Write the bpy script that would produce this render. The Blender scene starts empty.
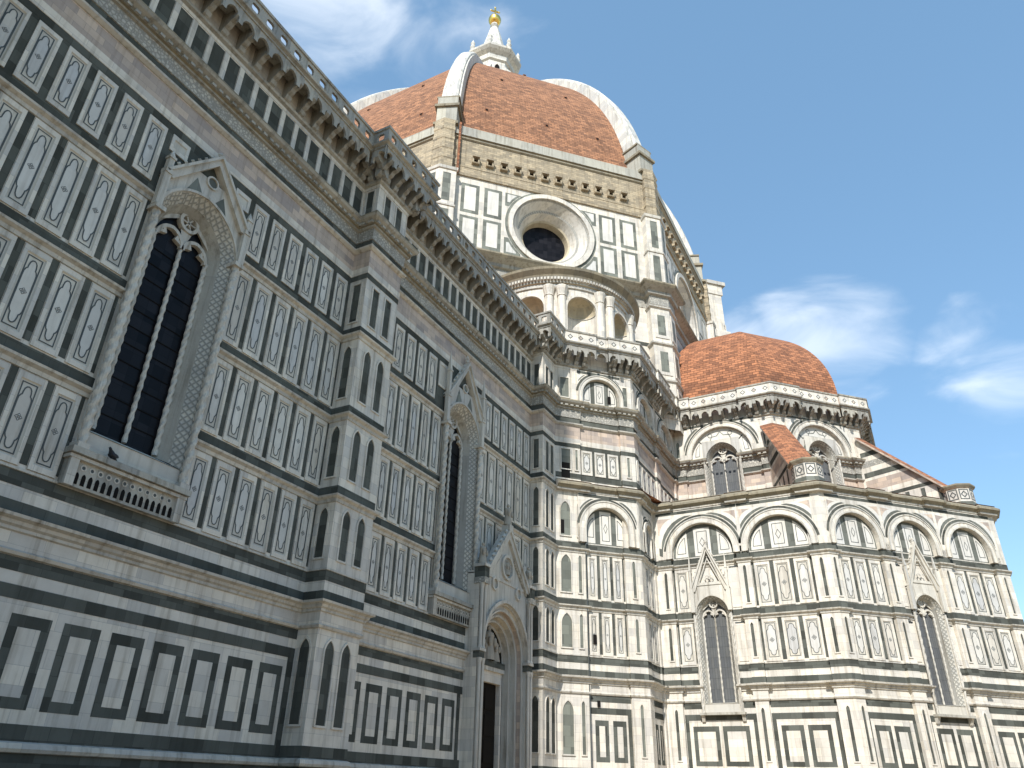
import bpy, math, random
from mathutils import Matrix, Vector
random.seed(7)
S = bpy.context.scene
COL = S.collection
rad = math.radians
SQ = 2 ** .5

# ------------------------------------------------------------------ camera
cam = bpy.data.objects.new('camera', bpy.data.cameras.new('camera'))
COL.objects.link(cam)
R_ = Vector((0.88659116, 0.46211956, 0.02004053)); U_ = Vector((0.20547274, -0.43228257, 0.87801636))
F_ = Vector((-0.4144117, 0.77432377, 0.47821088))
M = Matrix(((R_.x, U_.x, -F_.x, 20.0), (R_.y, U_.y, -F_.y, 0.0), (R_.z, U_.z, -F_.z, 1.65), (0, 0, 0, 1)))
cam.matrix_world = M
cam.data.sensor_width = 36.0
cam.data.lens = 746.5 / 1024 * 36
cam.data.clip_end = 3000
S.camera = cam

# ------------------------------------------------------------------ sky, sun, exposure
SUN_EL = 41.0
SUN_DIR = Vector((0.2, -1.0, 0)).normalized() * math.cos(rad(SUN_EL)) + Vector((0, 0, math.sin(rad(SUN_EL))))
W = bpy.data.worlds.new('World'); S.world = W; W.use_nodes = True
nt = W.node_tree; nt.nodes.clear()


def N(t, typ, **kw):
    n = t.nodes.new(typ)
    for k, v in kw.items():
        if k.startswith('i_'):
            n.inputs[int(k[2:]) if k[2:].isdigit() else k[2:].replace('_', ' ')].default_value = v
        else:
            setattr(n, k, v)
    return n


def build_world():
    L = nt.links.new
    out = N(nt, 'ShaderNodeOutputWorld'); bg = N(nt, 'ShaderNodeBackground')
    sky = N(nt, 'ShaderNodeTexSky', sky_type='NISHITA', sun_disc=False)
    sky.sun_elevation = rad(SUN_EL); sky.sun_rotation = math.pi
    sky.altitude = 50; sky.air_density = 1.0; sky.dust_density = .15; sky.ozone_density = 1.1
    tint = N(nt, 'ShaderNodeMix', data_type='RGBA', blend_type='MULTIPLY'); tint.inputs['Factor'].default_value = 1
    L(sky.outputs[0], tint.inputs['A']); tint.inputs['B'].default_value = (1.04, 1.15, 1.13, 1)
    air = N(nt, 'ShaderNodeMix', data_type='RGBA'); air.inputs['Factor'].default_value = .5
    L(tint.outputs['Result'], air.inputs['A']); air.inputs['B'].default_value = (1.02, 1.97, 3.15, 1)
    tc = N(nt, 'ShaderNodeTexCoord')
    # wispy clouds: patches of sky direction, broken up by stretched noise
    mp = N(nt, 'ShaderNodeMapping'); mp.inputs['Rotation'].default_value = (0.2, 0.5, 0.3)
    mp.inputs['Scale'].default_value = (2.2, 2.2, 5.5)
    L(tc.outputs['Generated'], mp.inputs['Vector'])
    nz = N(nt, 'ShaderNodeTexNoise'); nz.inputs['Scale'].default_value = 2.6; nz.inputs['Detail'].default_value = 9
    nz.inputs['Roughness'].default_value = .52; nz.inputs['Distortion'].default_value = .6
    L(mp.outputs[0], nz.inputs['Vector'])
    total = None
    for d, c0, c1, amp in CLOUDS:
        dp = N(nt, 'ShaderNodeVectorMath', operation='DOT_PRODUCT'); L(tc.outputs['Generated'], dp.inputs[0])
        dp.inputs[1].default_value = Vector(d).normalized()
        mr = N(nt, 'ShaderNodeMapRange', interpolation_type='SMOOTHSTEP')
        mr.inputs[1].default_value = math.cos(rad(c1)); mr.inputs[2].default_value = math.cos(rad(c0)); mr.inputs[4].default_value = amp
        L(dp.outputs['Value'], mr.inputs[0])
        if total is None: total = mr.outputs[0]
        else:
            a = N(nt, 'ShaderNodeMath', operation='MAXIMUM'); L(total, a.inputs[0]); L(mr.outputs[0], a.inputs[1]); total = a.outputs[0]
    mm = N(nt, 'ShaderNodeMath', operation='ADD'); L(nz.outputs['Fac'], mm.inputs[0]); L(total, mm.inputs[1])
    cr = N(nt, 'ShaderNodeMapRange', interpolation_type='SMOOTHSTEP')
    cr.inputs[1].default_value = .76; cr.inputs[2].default_value = 1.25; cr.inputs[4].default_value = .64
    L(mm.outputs[0], cr.inputs[0])
    mx = N(nt, 'ShaderNodeMix', data_type='RGBA')
    L(cr.outputs[0], mx.inputs['Factor']); L(air.outputs['Result'], mx.inputs['A']); mx.inputs['B'].default_value = (5.8, 6.1, 6.4, 1)
    L(mx.outputs['Result'], bg.inputs['Color']); bg.inputs['Strength'].default_value = SKY_STRENGTH
    L(bg.outputs[0], out.inputs['Surface'])


CLOUDS = [((-0.475, 0.41, 0.778), 1, 12, .45), ((-0.36, .47, .80), 0, 9, .47), ((-0.03, 0.872, 0.485), 0, 8.5, .45),
          ((0.13, 0.89, 0.43), 0, 7, .42), ((-0.14, .86, .49), 0, 6, .45)]
SKY_STRENGTH = 0.14
build_world()
sun = bpy.data.objects.new('sun', bpy.data.lights.new('sun', 'SUN')); COL.objects.link(sun)
sun.data.energy = 3.6; sun.data.angle = rad(.5); sun.data.color = (1.0, .98, .945)
sun.rotation_euler = SUN_DIR.to_track_quat('Z', 'Y').to_euler()
sun.location = (0, -60, 80)
vs = S.view_settings
vs.view_transform = 'Standard'; vs.look = 'None'; vs.gamma = 1; vs.use_curve_mapping = False
vs.exposure = 0.74

# ------------------------------------------------------------------ materials
MATS = {}


def stone(name, col, var=.12, bw=.9, bh=.42, rough=.6, grime=.25, warm=.05, joint=.12, bump=.0, spec=.3, off=.5, cells=None, mort=.006):
    m = bpy.data.materials.new(name); m.use_nodes = True; t = m.node_tree; L = t.links.new
    b = t.nodes['Principled BSDF']; b.inputs['Roughness'].default_value = rough
    b.inputs['Specular IOR Level'].default_value = spec
    uv = N(t, 'ShaderNodeUVMap'); uv.uv_map = 'UVMap'
    br = N(t, 'ShaderNodeTexBrick', offset=off)
    br.inputs['Scale'].default_value = 1; br.inputs['Brick Width'].default_value = bw; br.inputs['Row Height'].default_value = bh
    br.inputs['Mortar Size'].default_value = mort if joint else 0; br.inputs['Mortar Smooth'].default_value = .3
    br.inputs['Color1'].default_value = (0, 0, 0, 1); br.inputs['Color2'].default_value = (1, 1, 1, 1); br.inputs['Mortar'].default_value = (.5, .5, .5, 1)
    L(uv.outputs[0], br.inputs['Vector'])
    c = Vector(col)
    lo = [max(0, x * (1 - var)) for x in col]
    hi = [x * (1 + var) for x in col]; hi = [hi[0] * (1 + warm), hi[1] * (1 + warm * .35), hi[2] * (1 - warm)]
    mx = N(t, 'ShaderNodeMix', data_type='RGBA'); L(br.outputs['Color'], mx.inputs['Factor'])
    mx.inputs['A'].default_value = (*lo, 1); mx.inputs['B'].default_value = (*hi, 1)
    cur = mx.outputs['Result']
    if joint:
        j = N(t, 'ShaderNodeMix', data_type='RGBA'); L(br.outputs['Fac'], j.inputs['Factor'])
        L(cur, j.inputs['A']); j.inputs['B'].default_value = (*[x * (1 - joint * 3) for x in col], 1); cur = j.outputs['Result']
    geo = N(t, 'ShaderNodeNewGeometry')
    # cloudy mottling
    n1 = N(t, 'ShaderNodeTexNoise'); n1.inputs['Scale'].default_value = 1.1; n1.inputs['Detail'].default_value = 8; n1.inputs['Roughness'].default_value = .65
    L(geo.outputs['Position'], n1.inputs['Vector'])
    # vertical rain streaks
    mp = N(t, 'ShaderNodeMapping'); mp.inputs['Scale'].default_value = (2.6, 2.6, .16); L(geo.outputs['Position'], mp.inputs['Vector'])
    n2 = N(t, 'ShaderNodeTexNoise'); n2.inputs['Scale'].default_value = 1.6; n2.inputs['Detail'].default_value = 6; n2.inputs['Roughness'].default_value = .6
    L(mp.outputs[0], n2.inputs['Vector'])
    for n_, lo_, hi_, amt in ((n1, .35, .7, .24), (n2, .5, .78, grime)):
        mr = N(t, 'ShaderNodeMapRange'); mr.inputs[1].default_value = lo_; mr.inputs[2].default_value = hi_
        mr.inputs[3].default_value = 0; mr.inputs[4].default_value = amt; L(n_.outputs['Fac'], mr.inputs[0])
        g = N(t, 'ShaderNodeMix', data_type='RGBA', blend_type='MULTIPLY'); L(mr.outputs[0], g.inputs['Factor'])
        L(cur, g.inputs['A']); g.inputs['B'].default_value = (.36, .32, .26, 1); cur = g.outputs['Result']
    if cells:
        cols, scale, edge = cells
        rt = N(t, 'ShaderNodeMapping'); rt.inputs['Rotation'].default_value = (0, 0, .785 if edge < .3 else 0); L(uv.outputs[0], rt.inputs['Vector'])
        vo = N(t, 'ShaderNodeTexVoronoi', feature='DISTANCE_TO_EDGE'); vo.inputs['Scale'].default_value = scale
        vo.inputs['Randomness'].default_value = edge
        L(rt.outputs[0], vo.inputs['Vector'])
        mr = N(t, 'ShaderNodeMapRange'); mr.inputs[1].default_value = .05; mr.inputs[2].default_value = .28; mr.inputs[3].default_value = .75; mr.inputs[4].default_value = 0
        L(vo.outputs['Distance'], mr.inputs[0])
        g = N(t, 'ShaderNodeMix', data_type='RGBA'); L(mr.outputs[0], g.inputs['Factor']); L(cur, g.inputs['A']); g.inputs['B'].default_value = (*cols, 1); cur = g.outputs['Result']
        bp = N(t, 'ShaderNodeBump'); bp.inputs['Strength'].default_value = .8; bp.inputs['Distance'].default_value = .05
        L(vo.outputs['Distance'], bp.inputs['Height']); L(bp.outputs[0], b.inputs['Normal'])
    elif bump:
        n3 = N(t, 'ShaderNodeTexNoise'); n3.inputs['Scale'].default_value = 9; n3.inputs['Detail'].default_value = 5
        L(geo.outputs['Position'], n3.inputs['Vector'])
        ad = N(t, 'ShaderNodeMath', operation='SUBTRACT'); L(n3.outputs['Fac'], ad.inputs[0]); L(br.outputs['Fac'], ad.inputs[1])
        bp = N(t, 'ShaderNodeBump'); bp.inputs['Strength'].default_value = bump; bp.inputs['Distance'].default_value = .04
        L(ad.outputs[0], bp.inputs['Height']); L(bp.outputs[0], b.inputs['Normal'])
    L(cur, b.inputs['Base Color'])
    MATS[name] = m
    return m


stone('white', (.65, .61, .545), var=.13, bw=.95, bh=.46, grime=.75, joint=.11, bump=.22)
stone('field', (.63, .61, .57), var=.08, bw=3, bh=3, grime=.4, joint=0)
stone('fieldwarm', (.59, .55, .485), var=.08, bw=3, bh=3, grime=.6, joint=0)
stone('fieldgray', (.56, .55, .53), var=.08, bw=3, bh=3, grime=.6, joint=0)
stone('warm', (.56, .53, .47), var=.10, bw=2, bh=2, grime=.4, joint=0)
stone('green', (.10, .104, .090), var=.34, spec=0, bw=.62, bh=.5, grime=.35, warm=0, joint=.1, off=.37)
stone('palegreen', (.15, .155, .135), var=.25, bw=.62, bh=.5, grime=.35, warm=0, joint=.1, spec=0)
stone('line', (.085, .095, .095), var=.1, joint=0)
stone('sage', (.165, .172, .142), var=.35, bw=.7, bh=.55, grime=.3, warm=0)
stone('pink', (.46, .385, .34), var=.22, bw=.7, bh=.32, grime=.5, warm=.1)
stone('mould', (.54, .515, .465), var=.14, bw=1.3, bh=9, grime=.9, joint=.12, bump=.4)
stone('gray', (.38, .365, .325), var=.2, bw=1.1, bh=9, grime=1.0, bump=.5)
stone('relief', (.52, .50, .45), var=.1, joint=0, grime=.5, cells=((.20, .19, .165), 7, .7))
stone('lattice', (.53, .51, .46), var=.1, joint=0, grime=.3, cells=((.17, .17, .15), 5.6, .12))
stone('brown', (.385, .325, .235), var=.24, bw=.6, bh=.24, grime=.6, joint=.16, bump=.6, rough=.9)
stone('cement', (.42, .41, .36), var=.12, bw=2.2, bh=3, grime=.8, bump=.3, rough=.9)
stone('ledge', (.27, .24, .18), var=.15, bw=.8, bh=5, grime=.7, rough=.9, bump=.3)
stone('rib', (.62, .605, .56), var=.14, bw=1.5, bh=.9, grime=.9)
stone('niche', (.50, .43, .31), var=.1, bw=2, bh=1, grime=.5)
stone('tile', (.315, .16, .095), var=.34, bw=.6, bh=.29, grime=.6, warm=.08, joint=.2, mort=.02, bump=.7, rough=.9)
stone('rooftile', (.335, .15, .085), var=.38, bw=.55, bh=.25, grime=.45, warm=.1, joint=.2, mort=.02, bump=.8, rough=.9)


def simple(name, col, rough=.5, metal=0, spec=.4):
    m = bpy.data.materials.new(name); m.use_nodes = True; b = m.node_tree.nodes['Principled BSDF']; t = m.node_tree
    nz = N(t, 'ShaderNodeTexNoise'); nz.inputs['Scale'].default_value = 3; nz.inputs['Detail'].default_value = 5
    geo = N(t, 'ShaderNodeNewGeometry'); t.links.new(geo.outputs['Position'], nz.inputs['Vector'])
    mx = N(t, 'ShaderNodeMix', data_type='RGBA'); t.links.new(nz.outputs['Fac'], mx.inputs['Factor'])
    mx.inputs['A'].default_value = (*[x * .75 for x in col], 1); mx.inputs['B'].default_value = (*[x * 1.25 for x in col], 1)
    t.links.new(mx.outputs['Result'], b.inputs['Base Color'])
    b.inputs['Roughness'].default_value = rough; b.inputs['Metallic'].default_value = metal; b.inputs['Specular IOR Level'].default_value = spec
    MATS[name] = m


simple('dark', (.012, .011, .010), .9, spec=.1)
simple('wood', (.014, .011, .008), .7, spec=.1)
simple('gold', (.95, .62, .16), .28, 1)
simple('feather', (.02, .022, .028), .6)
simple('statue', (.34, .30, .24), .7)
stone('pavement', (.42, .335, .23), var=.15, bw=1.1, bh=.6, grime=.3, bump=.3, rough=.85)
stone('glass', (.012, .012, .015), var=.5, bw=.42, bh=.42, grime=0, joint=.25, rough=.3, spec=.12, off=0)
stone('glasslit', (.115, .12, .125), var=.12, bw=.16, bh=.62, grime=.2, joint=.25, rough=.35, spec=.3, off=0)  # lit copy of the glass, sunlight put into its paler colour


# ------------------------------------------------------------------ mesh builder
class MB:
    def __init__(s): s.v = []; s.f = []; s.m = []; s.uv = []; s.sm = []

    def add(s, pts, mat, uv=None, smooth=False):
        pts = [Vector(p) for p in pts]
        b = len(s.v); s.v += pts; s.f.append(list(range(b, b + len(pts)))); s.m.append(mat); s.sm.append(smooth)
        if uv is None:
            n = Vector((0, 0, 0))
            for i in range(len(pts)):
                a, c = pts[i], pts[(i + 1) % len(pts)]
                n += Vector(((a.y - c.y) * (a.z + c.z), (a.z - c.z) * (a.x + c.x), (a.x - c.x) * (a.y + c.y)))
            if n.length < 1e-12: n = Vector((0, 0, 1))
            n.normalize()
            if abs(n.z) > .75: uv = [(p.x, p.y) for p in pts]
            else:
                t = Vector((-n.y, n.x, 0)).normalized(); uv = [(p.dot(t), p.z) for p in pts]
        s.uv += uv

    def build(s, name, parent=None, label=None, kind=None, loc=None):
        if loc is not None:
            loc = Vector(loc); vv = [tuple(p - loc) for p in s.v]
        else: vv = [tuple(p) for p in s.v]
        me = bpy.data.meshes.new(name); me.from_pydata(vv, [], s.f)
        names = []
        for m in s.m:
            if m not in names: names.append(m)
        for m in names: me.materials.append(MATS[m])
        me.polygons.foreach_set('material_index', [names.index(m) for m in s.m])
        me.polygons.foreach_set('use_smooth', s.sm)
        ul = me.uv_layers.new(name='UVMap'); fl = []
        for a in s.uv: fl += [a[0], a[1]]
        ul.data.foreach_set('uv', fl)
        me.update()
        o = bpy.data.objects.new(name, me); COL.objects.link(o)
        if loc is not None: o.location = loc
        if parent is not None: o.parent = parent
        if label: o['label'] = label
        if kind: o['kind'] = kind
        return o


class Fr:
    """wall frame: u along the wall, z up, o outward"""
    def __init__(s, p, t):
        s.p = Vector((p[0], p[1], 0)); s.t = Vector((t[0], t[1], 0)).normalized(); s.n = Vector((s.t.y, -s.t.x, 0))

    def __call__(s, u, z, o=0): return s.p + s.t * u + s.n * o + Vector((0, 0, z))

    def sh(s, du, do=0):
        q = s.p + s.t * du + s.n * do; r = Fr((q.x, q.y), (s.t.x, s.t.y)); r.p.z = s.p.z
        return r


def quad(mb, F, u0, u1, z0, z1, o, mat): mb.add([F(u0, z0, o), F(u1, z0, o), F(u1, z1, o), F(u0, z1, o)], mat)
def poly(mb, F, pts, o, mat): mb.add([F(u, z, o) for u, z in pts], mat)


def prism(mb, F, pts, o0, o1, mat, side=None, back=False):
    poly(mb, F, pts, o1, mat)
    if back: poly(mb, F, pts[::-1], o0, mat)
    n = len(pts)
    for i in range(n):
        a, b = pts[i], pts[(i + 1) % n]
        mb.add([F(*a, o0), F(*b, o0), F(*b, o1), F(*a, o1)], side or mat)


def box(mb, F, u0, u1, z0, z1, o0, o1, mat, back=False): prism(mb, F, [(u0, z0), (u1, z0), (u1, z1), (u0, z1)], o0, o1, mat, back=back)


def prism_oz(mb, F, pts, u0, u1, mat):
    """profile in (o, z) extruded along u"""
    a = [F(u0, z, o) for o, z in pts]; b = [F(u1, z, o) for o, z in pts]
    mb.add(a, mat); mb.add(b[::-1], mat)
    for i in range(len(pts)):
        j = (i + 1) % len(pts); mb.add([a[i], b[i], b[j], a[j]], mat)


def strip(mb, F, pts, w, o, mat, closed=False, o0=None):
    n = len(pts); P = [Vector((a, b)) for a, b in pts]; Lf = []; Rt = []
    for i in range(n):
        if closed: d1 = P[i] - P[i - 1]; d2 = P[(i + 1) % n] - P[i]
        else:
            d1 = P[i] - P[i - 1] if i else P[1] - P[0]; d2 = P[i + 1] - P[i] if i < n - 1 else d1
        d1.normalize(); d2.normalize(); n1 = Vector((-d1.y, d1.x)); n2 = Vector((-d2.y, d2.x))
        m = (n1 + n2) / max(.35, 1 + n1.dot(n2))
        Lf.append(P[i] + m * w / 2); Rt.append(P[i] - m * w / 2)
    for i in range(n if closed else n - 1):
        j = (i + 1) % n
        mb.add([F(*Rt[i], o), F(*Rt[j], o), F(*Lf[j], o), F(*Lf[i], o)], mat)
        if o0 is not None:
            mb.add([F(*Lf[i], o), F(*Lf[j], o), F(*Lf[j], o0), F(*Lf[i], o0)], mat)
            mb.add([F(*Rt[j], o), F(*Rt[i], o), F(*Rt[i], o0), F(*Rt[j], o0)], mat)


def arc(uc, zc, r, a0, a1, n=16): return [(uc + r * math.cos(rad(a0 + (a1 - a0) * i / n)), zc + r * math.sin(rad(a0 + (a1 - a0) * i / n))) for i in range(n + 1)]


def pointed(uc, zs, hw, k=1.25, n=8):
    """pointed arch from left spring over the apex to right spring; k = radius / half width"""
    r = hw * k; c = r - hw; top = math.acos(c / r)
    right = [(uc - c + r * math.cos(top * i / n), zs + r * math.sin(top * i / n)) for i in range(n + 1)]
    left = [(2 * uc - a, b) for a, b in right]
    return left[:-1] + right[::-1]


def plate_hole(mb, F, u0, u1, zt, arch, o0, o1, mat, soff=None, zb=None):
    """plate above an arch line (left to right), reaching up to zt, with soffit from o1 back to o0"""
    zt_f = zt if callable(zt) else (lambda u: zt)
    a0, a1 = arch[0], arch[-1]
    zb = a0[1] if zb is None else zb
    if a0[0] > u0: poly(mb, F, [(u0, zb), (a0[0], zb), (a0[0], zt_f(a0[0])), (u0, zt_f(u0))], o1, mat)
    if a1[0] < u1: poly(mb, F, [(a1[0], zb), (u1, zb), (u1, zt_f(u1)), (a1[0], zt_f(a1[0]))], o1, mat)
    for (p, q) in zip(arch[:-1], arch[1:]):
        poly(mb, F, [p, q, (q[0], zt_f(q[0])), (p[0], zt_f(p[0]))], o1, mat)
        mb.add([F(*p, o0), F(*q, o0), F(*q, o1), F(*p, o1)], soff or mat)
    for p in (a0, a1):
        if zb < p[1] - 1e-6: mb.add([F(p[0], zb, o0), F(p[0], p[1], o0), F(p[0], p[1], o1), F(p[0], zb, o1)], soff or mat)


def miter_path(path, o, closed=False):
    n = len(path); P = [Vector(p) for p in path]; out = []
    for i in range(n):
        if closed: d1 = P[i] - P[i - 1]; d2 = P[(i + 1) % n] - P[i]
        else:
            d1 = P[i] - P[i - 1] if i else P[1] - P[0]; d2 = P[i + 1] - P[i] if i < n - 1 else d1
        d1 = d1.normalized(); d2 = d2.normalized()
        n1 = Vector((d1.y, -d1.x)); n2 = Vector((d2.y, -d2.x))
        out.append(P[i] + (n1 + n2) * (o / max(.3, 1 + n1.dot(n2))))
    return out


def sweep(target, path, tags, prof, closed=False, caps=True):
    """prof: [(o, z, mat)]; target: MB or dict tag -> MB"""
    rings = [miter_path(path, o, closed) for o, z, m in prof]
    n = len(path); acc = 0
    for i in range(n if closed else n - 1):
        j = (i + 1) % n
        mb = target[tags[i]] if isinstance(target, dict) else target
        if mb is None: continue
        for k in range(len(prof) - 1):
            a, b = rings[k], rings[k + 1]; za, zb = prof[k][1], prof[k + 1][1]
            if (a[i] - a[j]).length < 1e-6 and (b[i] - b[j]).length < 1e-6: continue
            pts = [(a[i].x, a[i].y, za), (a[j].x, a[j].y, za), (b[j].x, b[j].y, zb), (b[i].x, b[i].y, zb)]
            mb.add(pts, prof[k][2])
    if caps and not closed:
        for i, rev in ((0, False), (n - 1, True)):
            mb = target[tags[0 if i == 0 else -1]] if isinstance(target, dict) else target
            if mb is None: continue
            pts = [(r[i].x, r[i].y, p[1]) for r, p in zip(rings, prof)]
            if len(pts) >= 3: mb.add(pts, prof[0][2])


def cut(path, tags, gaps):
    """cut a polyline at gaps [(p, q)] lying on its segments"""
    P = [Vector(p) for p in path]; pieces = []; cur = [P[0]]; ct = []
    for i in range(len(P) - 1):
        d = P[i + 1] - P[i]; ln = d.length; dn = d / ln; gs = []
        for p, q in gaps:
            p = Vector(p); q = Vector(q); s0 = (p - P[i]).dot(dn); s1 = (q - P[i]).dot(dn)
            dev = abs((p - P[i]).cross(dn)) if hasattr(p, 'cross') else 0
            if dev < .6 and s0 > -.01 and s1 < ln + .01 and s1 > s0: gs.append((s0, s1))
        for s0, s1 in sorted(gs):
            cur.append(P[i] + dn * s0); ct.append(tags[i]); pieces.append((cur, ct))
            cur = [P[i] + dn * s1]; ct = []
        cur.append(P[i + 1]); ct.append(tags[i])
    pieces.append((cur, ct))
    return pieces


def sub(path, tags, keep):
    """contiguous runs of segments whose tag is in keep"""
    out = []; cur = None
    for i, t in enumerate(tags):
        if t in keep:
            if cur is None: cur = ([path[i]], [])
            cur[0].append(path[i + 1]); cur[1].append(t)
        elif cur: out.append(cur); cur = None
    if cur: out.append(cur)
    return out


# ------------------------------------------------------------------ the place
def struct(o): o['kind'] = 'structure'; return o


g = MB(); g.add([(-600, -600, 0), (600, -600, 0), (600, 600, 0), (-600, 600, 0)], 'pavement'); struct(g.build('piazza_ground'))

cath = bpy.data.objects.new('cathedral', None); COL.objects.link(cath)
cath['label'] = 'white and green marble cathedral with red tiled dome and golden ball on its lantern'
cath['category'] = 'cathedral'

D45 = (1 / SQ, 1 / SQ)
NAVE = Fr((0, 0), (0, 1)); T1F = Fr((0, 49.6), (1, 0)); C2 = (16.0, 49.6); T2F = Fr(C2, D45)
BLKF = Fr((0, 41.2), D45); SWF = Fr((5.05, 0), (0, 1))
T1U = Fr((0, 57.0), (1, 0)); C2U = (13.05, 57.0); T2U = Fr(C2U, D45)
T2L = 14.1; T2UL = 8.2
PIER = [-33.6, -15.0, 3.75, 22.5]
HW = 1.2; PP = .95


def xy(F, u, o=0): q = F(u, 0, o); return (q.x, q.y)


# ---- plan of the lower wall, west to east, with pilasters stepping out
low = [(0, -38.0), (1.27, -38.0), (1.27, -35.8)]; lt = ['nave', 'nave']
low.append((0, -35.8)); lt.append('nave')
for i, c in enumerate(PIER[1:]):
    for p, t in (((0, c - HW), 'nave'), ((PP, c - HW), 'b%d' % i), ((PP, c + HW), 'b%d' % i), ((0, c + HW), 'b%d' % i)): low.append(p); lt.append(t)
low += [(0, 40.1), (.9, 40.1), (.9, 42.06)]; lt += ['nave', 'b3', 'b3']
lowN = list(low); lowNt = list(lt)
nseg = len(lt)


def addp(F, u, o=0, t='blk'): low.append(xy(F, u, o)); lt.append(t)


addp(BLKF, 3.25, .03); addp(BLKF, 3.25, -.15); addp(BLKF, 5.95, -.15); addp(BLKF, 5.95, .0); addp(BLKF, 7.14, .0)
for y in (46.95, ): low.append((5.05, y)); lt.append('blk')
low += [(4.93, 46.95), (4.93, 49.0), (5.05, 49.0), (5.05, 49.38)]; lt += ['blk'] * 4
for a, b in ((5.3, 6.1), (10.5, 11.3)):
    if a > 6: addp(T1F, a, 0, 'trib'); addp(T1F, a, .22, 'trib')
    addp(T1F, b, .22, 'trib'); addp(T1F, b, 0, 'trib')
addp(T1F, 15.05, 0, 'trib'); addp(T1F, 15.05, .22, 'trib'); low.append(tuple(miter_path([(15, 49.6), C2, xy(T2F, 3)], .22)[1])); lt.append('trib')
addp(T2F, .55, .22, 'trib'); addp(T2F, .55, 0, 'trib')
for a, b in ((4.0, 4.85), (8.5, 9.35)):
    addp(T2F, a, 0, 'trib'); addp(T2F, a, .22, 'trib'); addp(T2F, b, .22, 'trib'); addp(T2F, b, 0, 'trib')
E2 = xy(T2F, T2L); T3F = Fr(E2, (0, 1))
addp(T2F, 13.15, 0, 'trib'); addp(T2F, 13.15, .22, 'trib'); low.append(tuple(miter_path([xy(T2F, 10), E2, xy(T3F, 5)], .22)[1])); lt.append('trib')
addp(T3F, .9, .22, 'trib'); addp(T3F, .9, 0, 'trib'); addp(T3F, T2L, 0, 'trib')
low.append((16.0, E2[1] + T2L + 9.97)); lt.append('trib')
low.append((5.3, E2[1] + T2L + 9.97)); lt.append('trib')

# ---- plan of the upper wall
up = list(lowN); ut = list(lowNt)


def addu(p, t): up.append(p); ut.append(t)


addu(xy(BLKF, 3.05, .02), 'blk'); addu(xy(BLKF, 3.05, -.15), 'blk'); addu(xy(BLKF, 6.1, -.15), 'blk'); addu(xy(BLKF, 6.1, 0), 'blk'); addu(xy(BLKF, 7.14, 0), 'blk')
SP = [(46.25, 47.0), (51.2, 52.1), (56.2, 56.8)]
addu((5.05, 47.0), 'blk'); addu((4.9, 47.0), 'blk'); addu((4.9, 51.2), 'blk'); addu((5.05, 51.2), 'blk'); addu((5.05, 52.1), 'blk'); addu((4.9, 52.1), 'blk'); addu((4.9, 56.2), 'blk')
addu((5.05, 56.2), 'blk'); addu((5.05, 56.8), 'blk')
addu(xy(T1U, 5.85, .2), 'tru'); addu(xy(T1U, 5.85, 0), 'tru')
addu(xy(T1U, 11.95, 0), 'tru'); addu(xy(T1U, 11.95, .2), 'tru'); addu(tuple(miter_path([(10, 57), C2U, xy(T2U, 3)], .2)[1]), 'tru')
addu(xy(T2U, 1.1, .2), 'tru'); addu(xy(T2U, 1.1, 0), 'tru'); addu(xy(T2U, T2UL - 1.1, 0), 'tru'); addu(xy(T2U, T2UL - 1.1, .2), 'tru')
E2U = xy(T2U, T2UL); T3U = Fr(E2U, (0, 1))
addu(tuple(miter_path([xy(T2U, 3), E2U, xy(T3U, 3)], .2)[1]), 'tru'); addu(xy(T3U, 1.1, .2), 'tru'); addu(xy(T3U, 1.1, 0), 'tru'); addu(xy(T3U, T2UL, 0), 'tru')
addu((13.05, 76.8), 'tru'); addu((5.3, 76.8), 'tru')

B = {k: MB() for k in ('nave', 'b0', 'b1', 'b2', 'b3', 'blk', 'trib', 'tru')}

# ---- openings
W1, W2, WHW = 13.12, 31.5, 1.9
PORT = 35.9
TW1, TW2, TWH = 8.53, 6.68, 1.24
G_w = [((0, W1 - 1.68), (0, W1 + 1.68)), ((0, W2 - 1.68), (0, W2 + 1.68))]
G_p = [((0, PORT - 2.6), (0, PORT + 2.6))]
G_t = [(xy(T1F, TW1 - 1.0), xy(T1F, TW1 + 1.0)), (xy(T2F, TW2 - 1.0), xy(T2F, TW2 + 1.0))]
TU1, TU2, TUH = 8.9, 4.1, 1.5
G_u = [(xy(T1U, TU1 - 1.2), xy(T1U, TU1 + 1.2)), (xy(T2U, TU2 - 1.2), xy(T2U, TU2 + 1.2))]


def gaps(z0, z1):
    g = []
    if z1 > 9.9 and z0 < 20.4: g += G_w
    if z0 < 10.6: g += G_p
    if z1 > 6.25 and z0 < 12.9: g += G_t
    if z1 > 20.5 and z0 < 27.0: g += G_u
    return g


def course(path, tags, prof, keep=None):
    zs = [p[1] for p in prof]
    runs = sub(path, tags, keep) if keep else [(path, tags)]
    for P, T in runs:
        for p, t in cut(P, T, gaps(min(zs) + .02, max(zs) - .02)): sweep(B, p, t, prof)


def sheet(path, tags, z0, z1, mat, o=0, keep=None): course(path, tags, [(o, z0, mat), (o, z1, mat)], keep)


for z0, z1 in ((0, 6.25), (6.25, 9.9), (9.9, 10.6), (10.6, 12.9), (12.9, 19.3)): sheet(low, lt, z0, z1, 'white')
NB = ('nave', 'b0', 'b1', 'b2', 'b3')
sheet(lowN, lowNt, 19.3, 20.45, 'white', keep=NB); sheet(up, ut, 20.45, 25.9, 'white'); sheet(up, ut, 25.9, 27.1, 'white'); sheet(up, ut, 27.1, 29.9, 'white')
course(up, ut, [(0, 19.3, 'white'), (0, 20.45, 'white')], keep=('blk', 'tru'))


def band(path, tags, z0, z1, mat, o=.012, keep=None): course(path, tags, [(0, z0, mat), (o, z0, mat), (o, z1, mat), (0, z1, mat)], keep)


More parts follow.
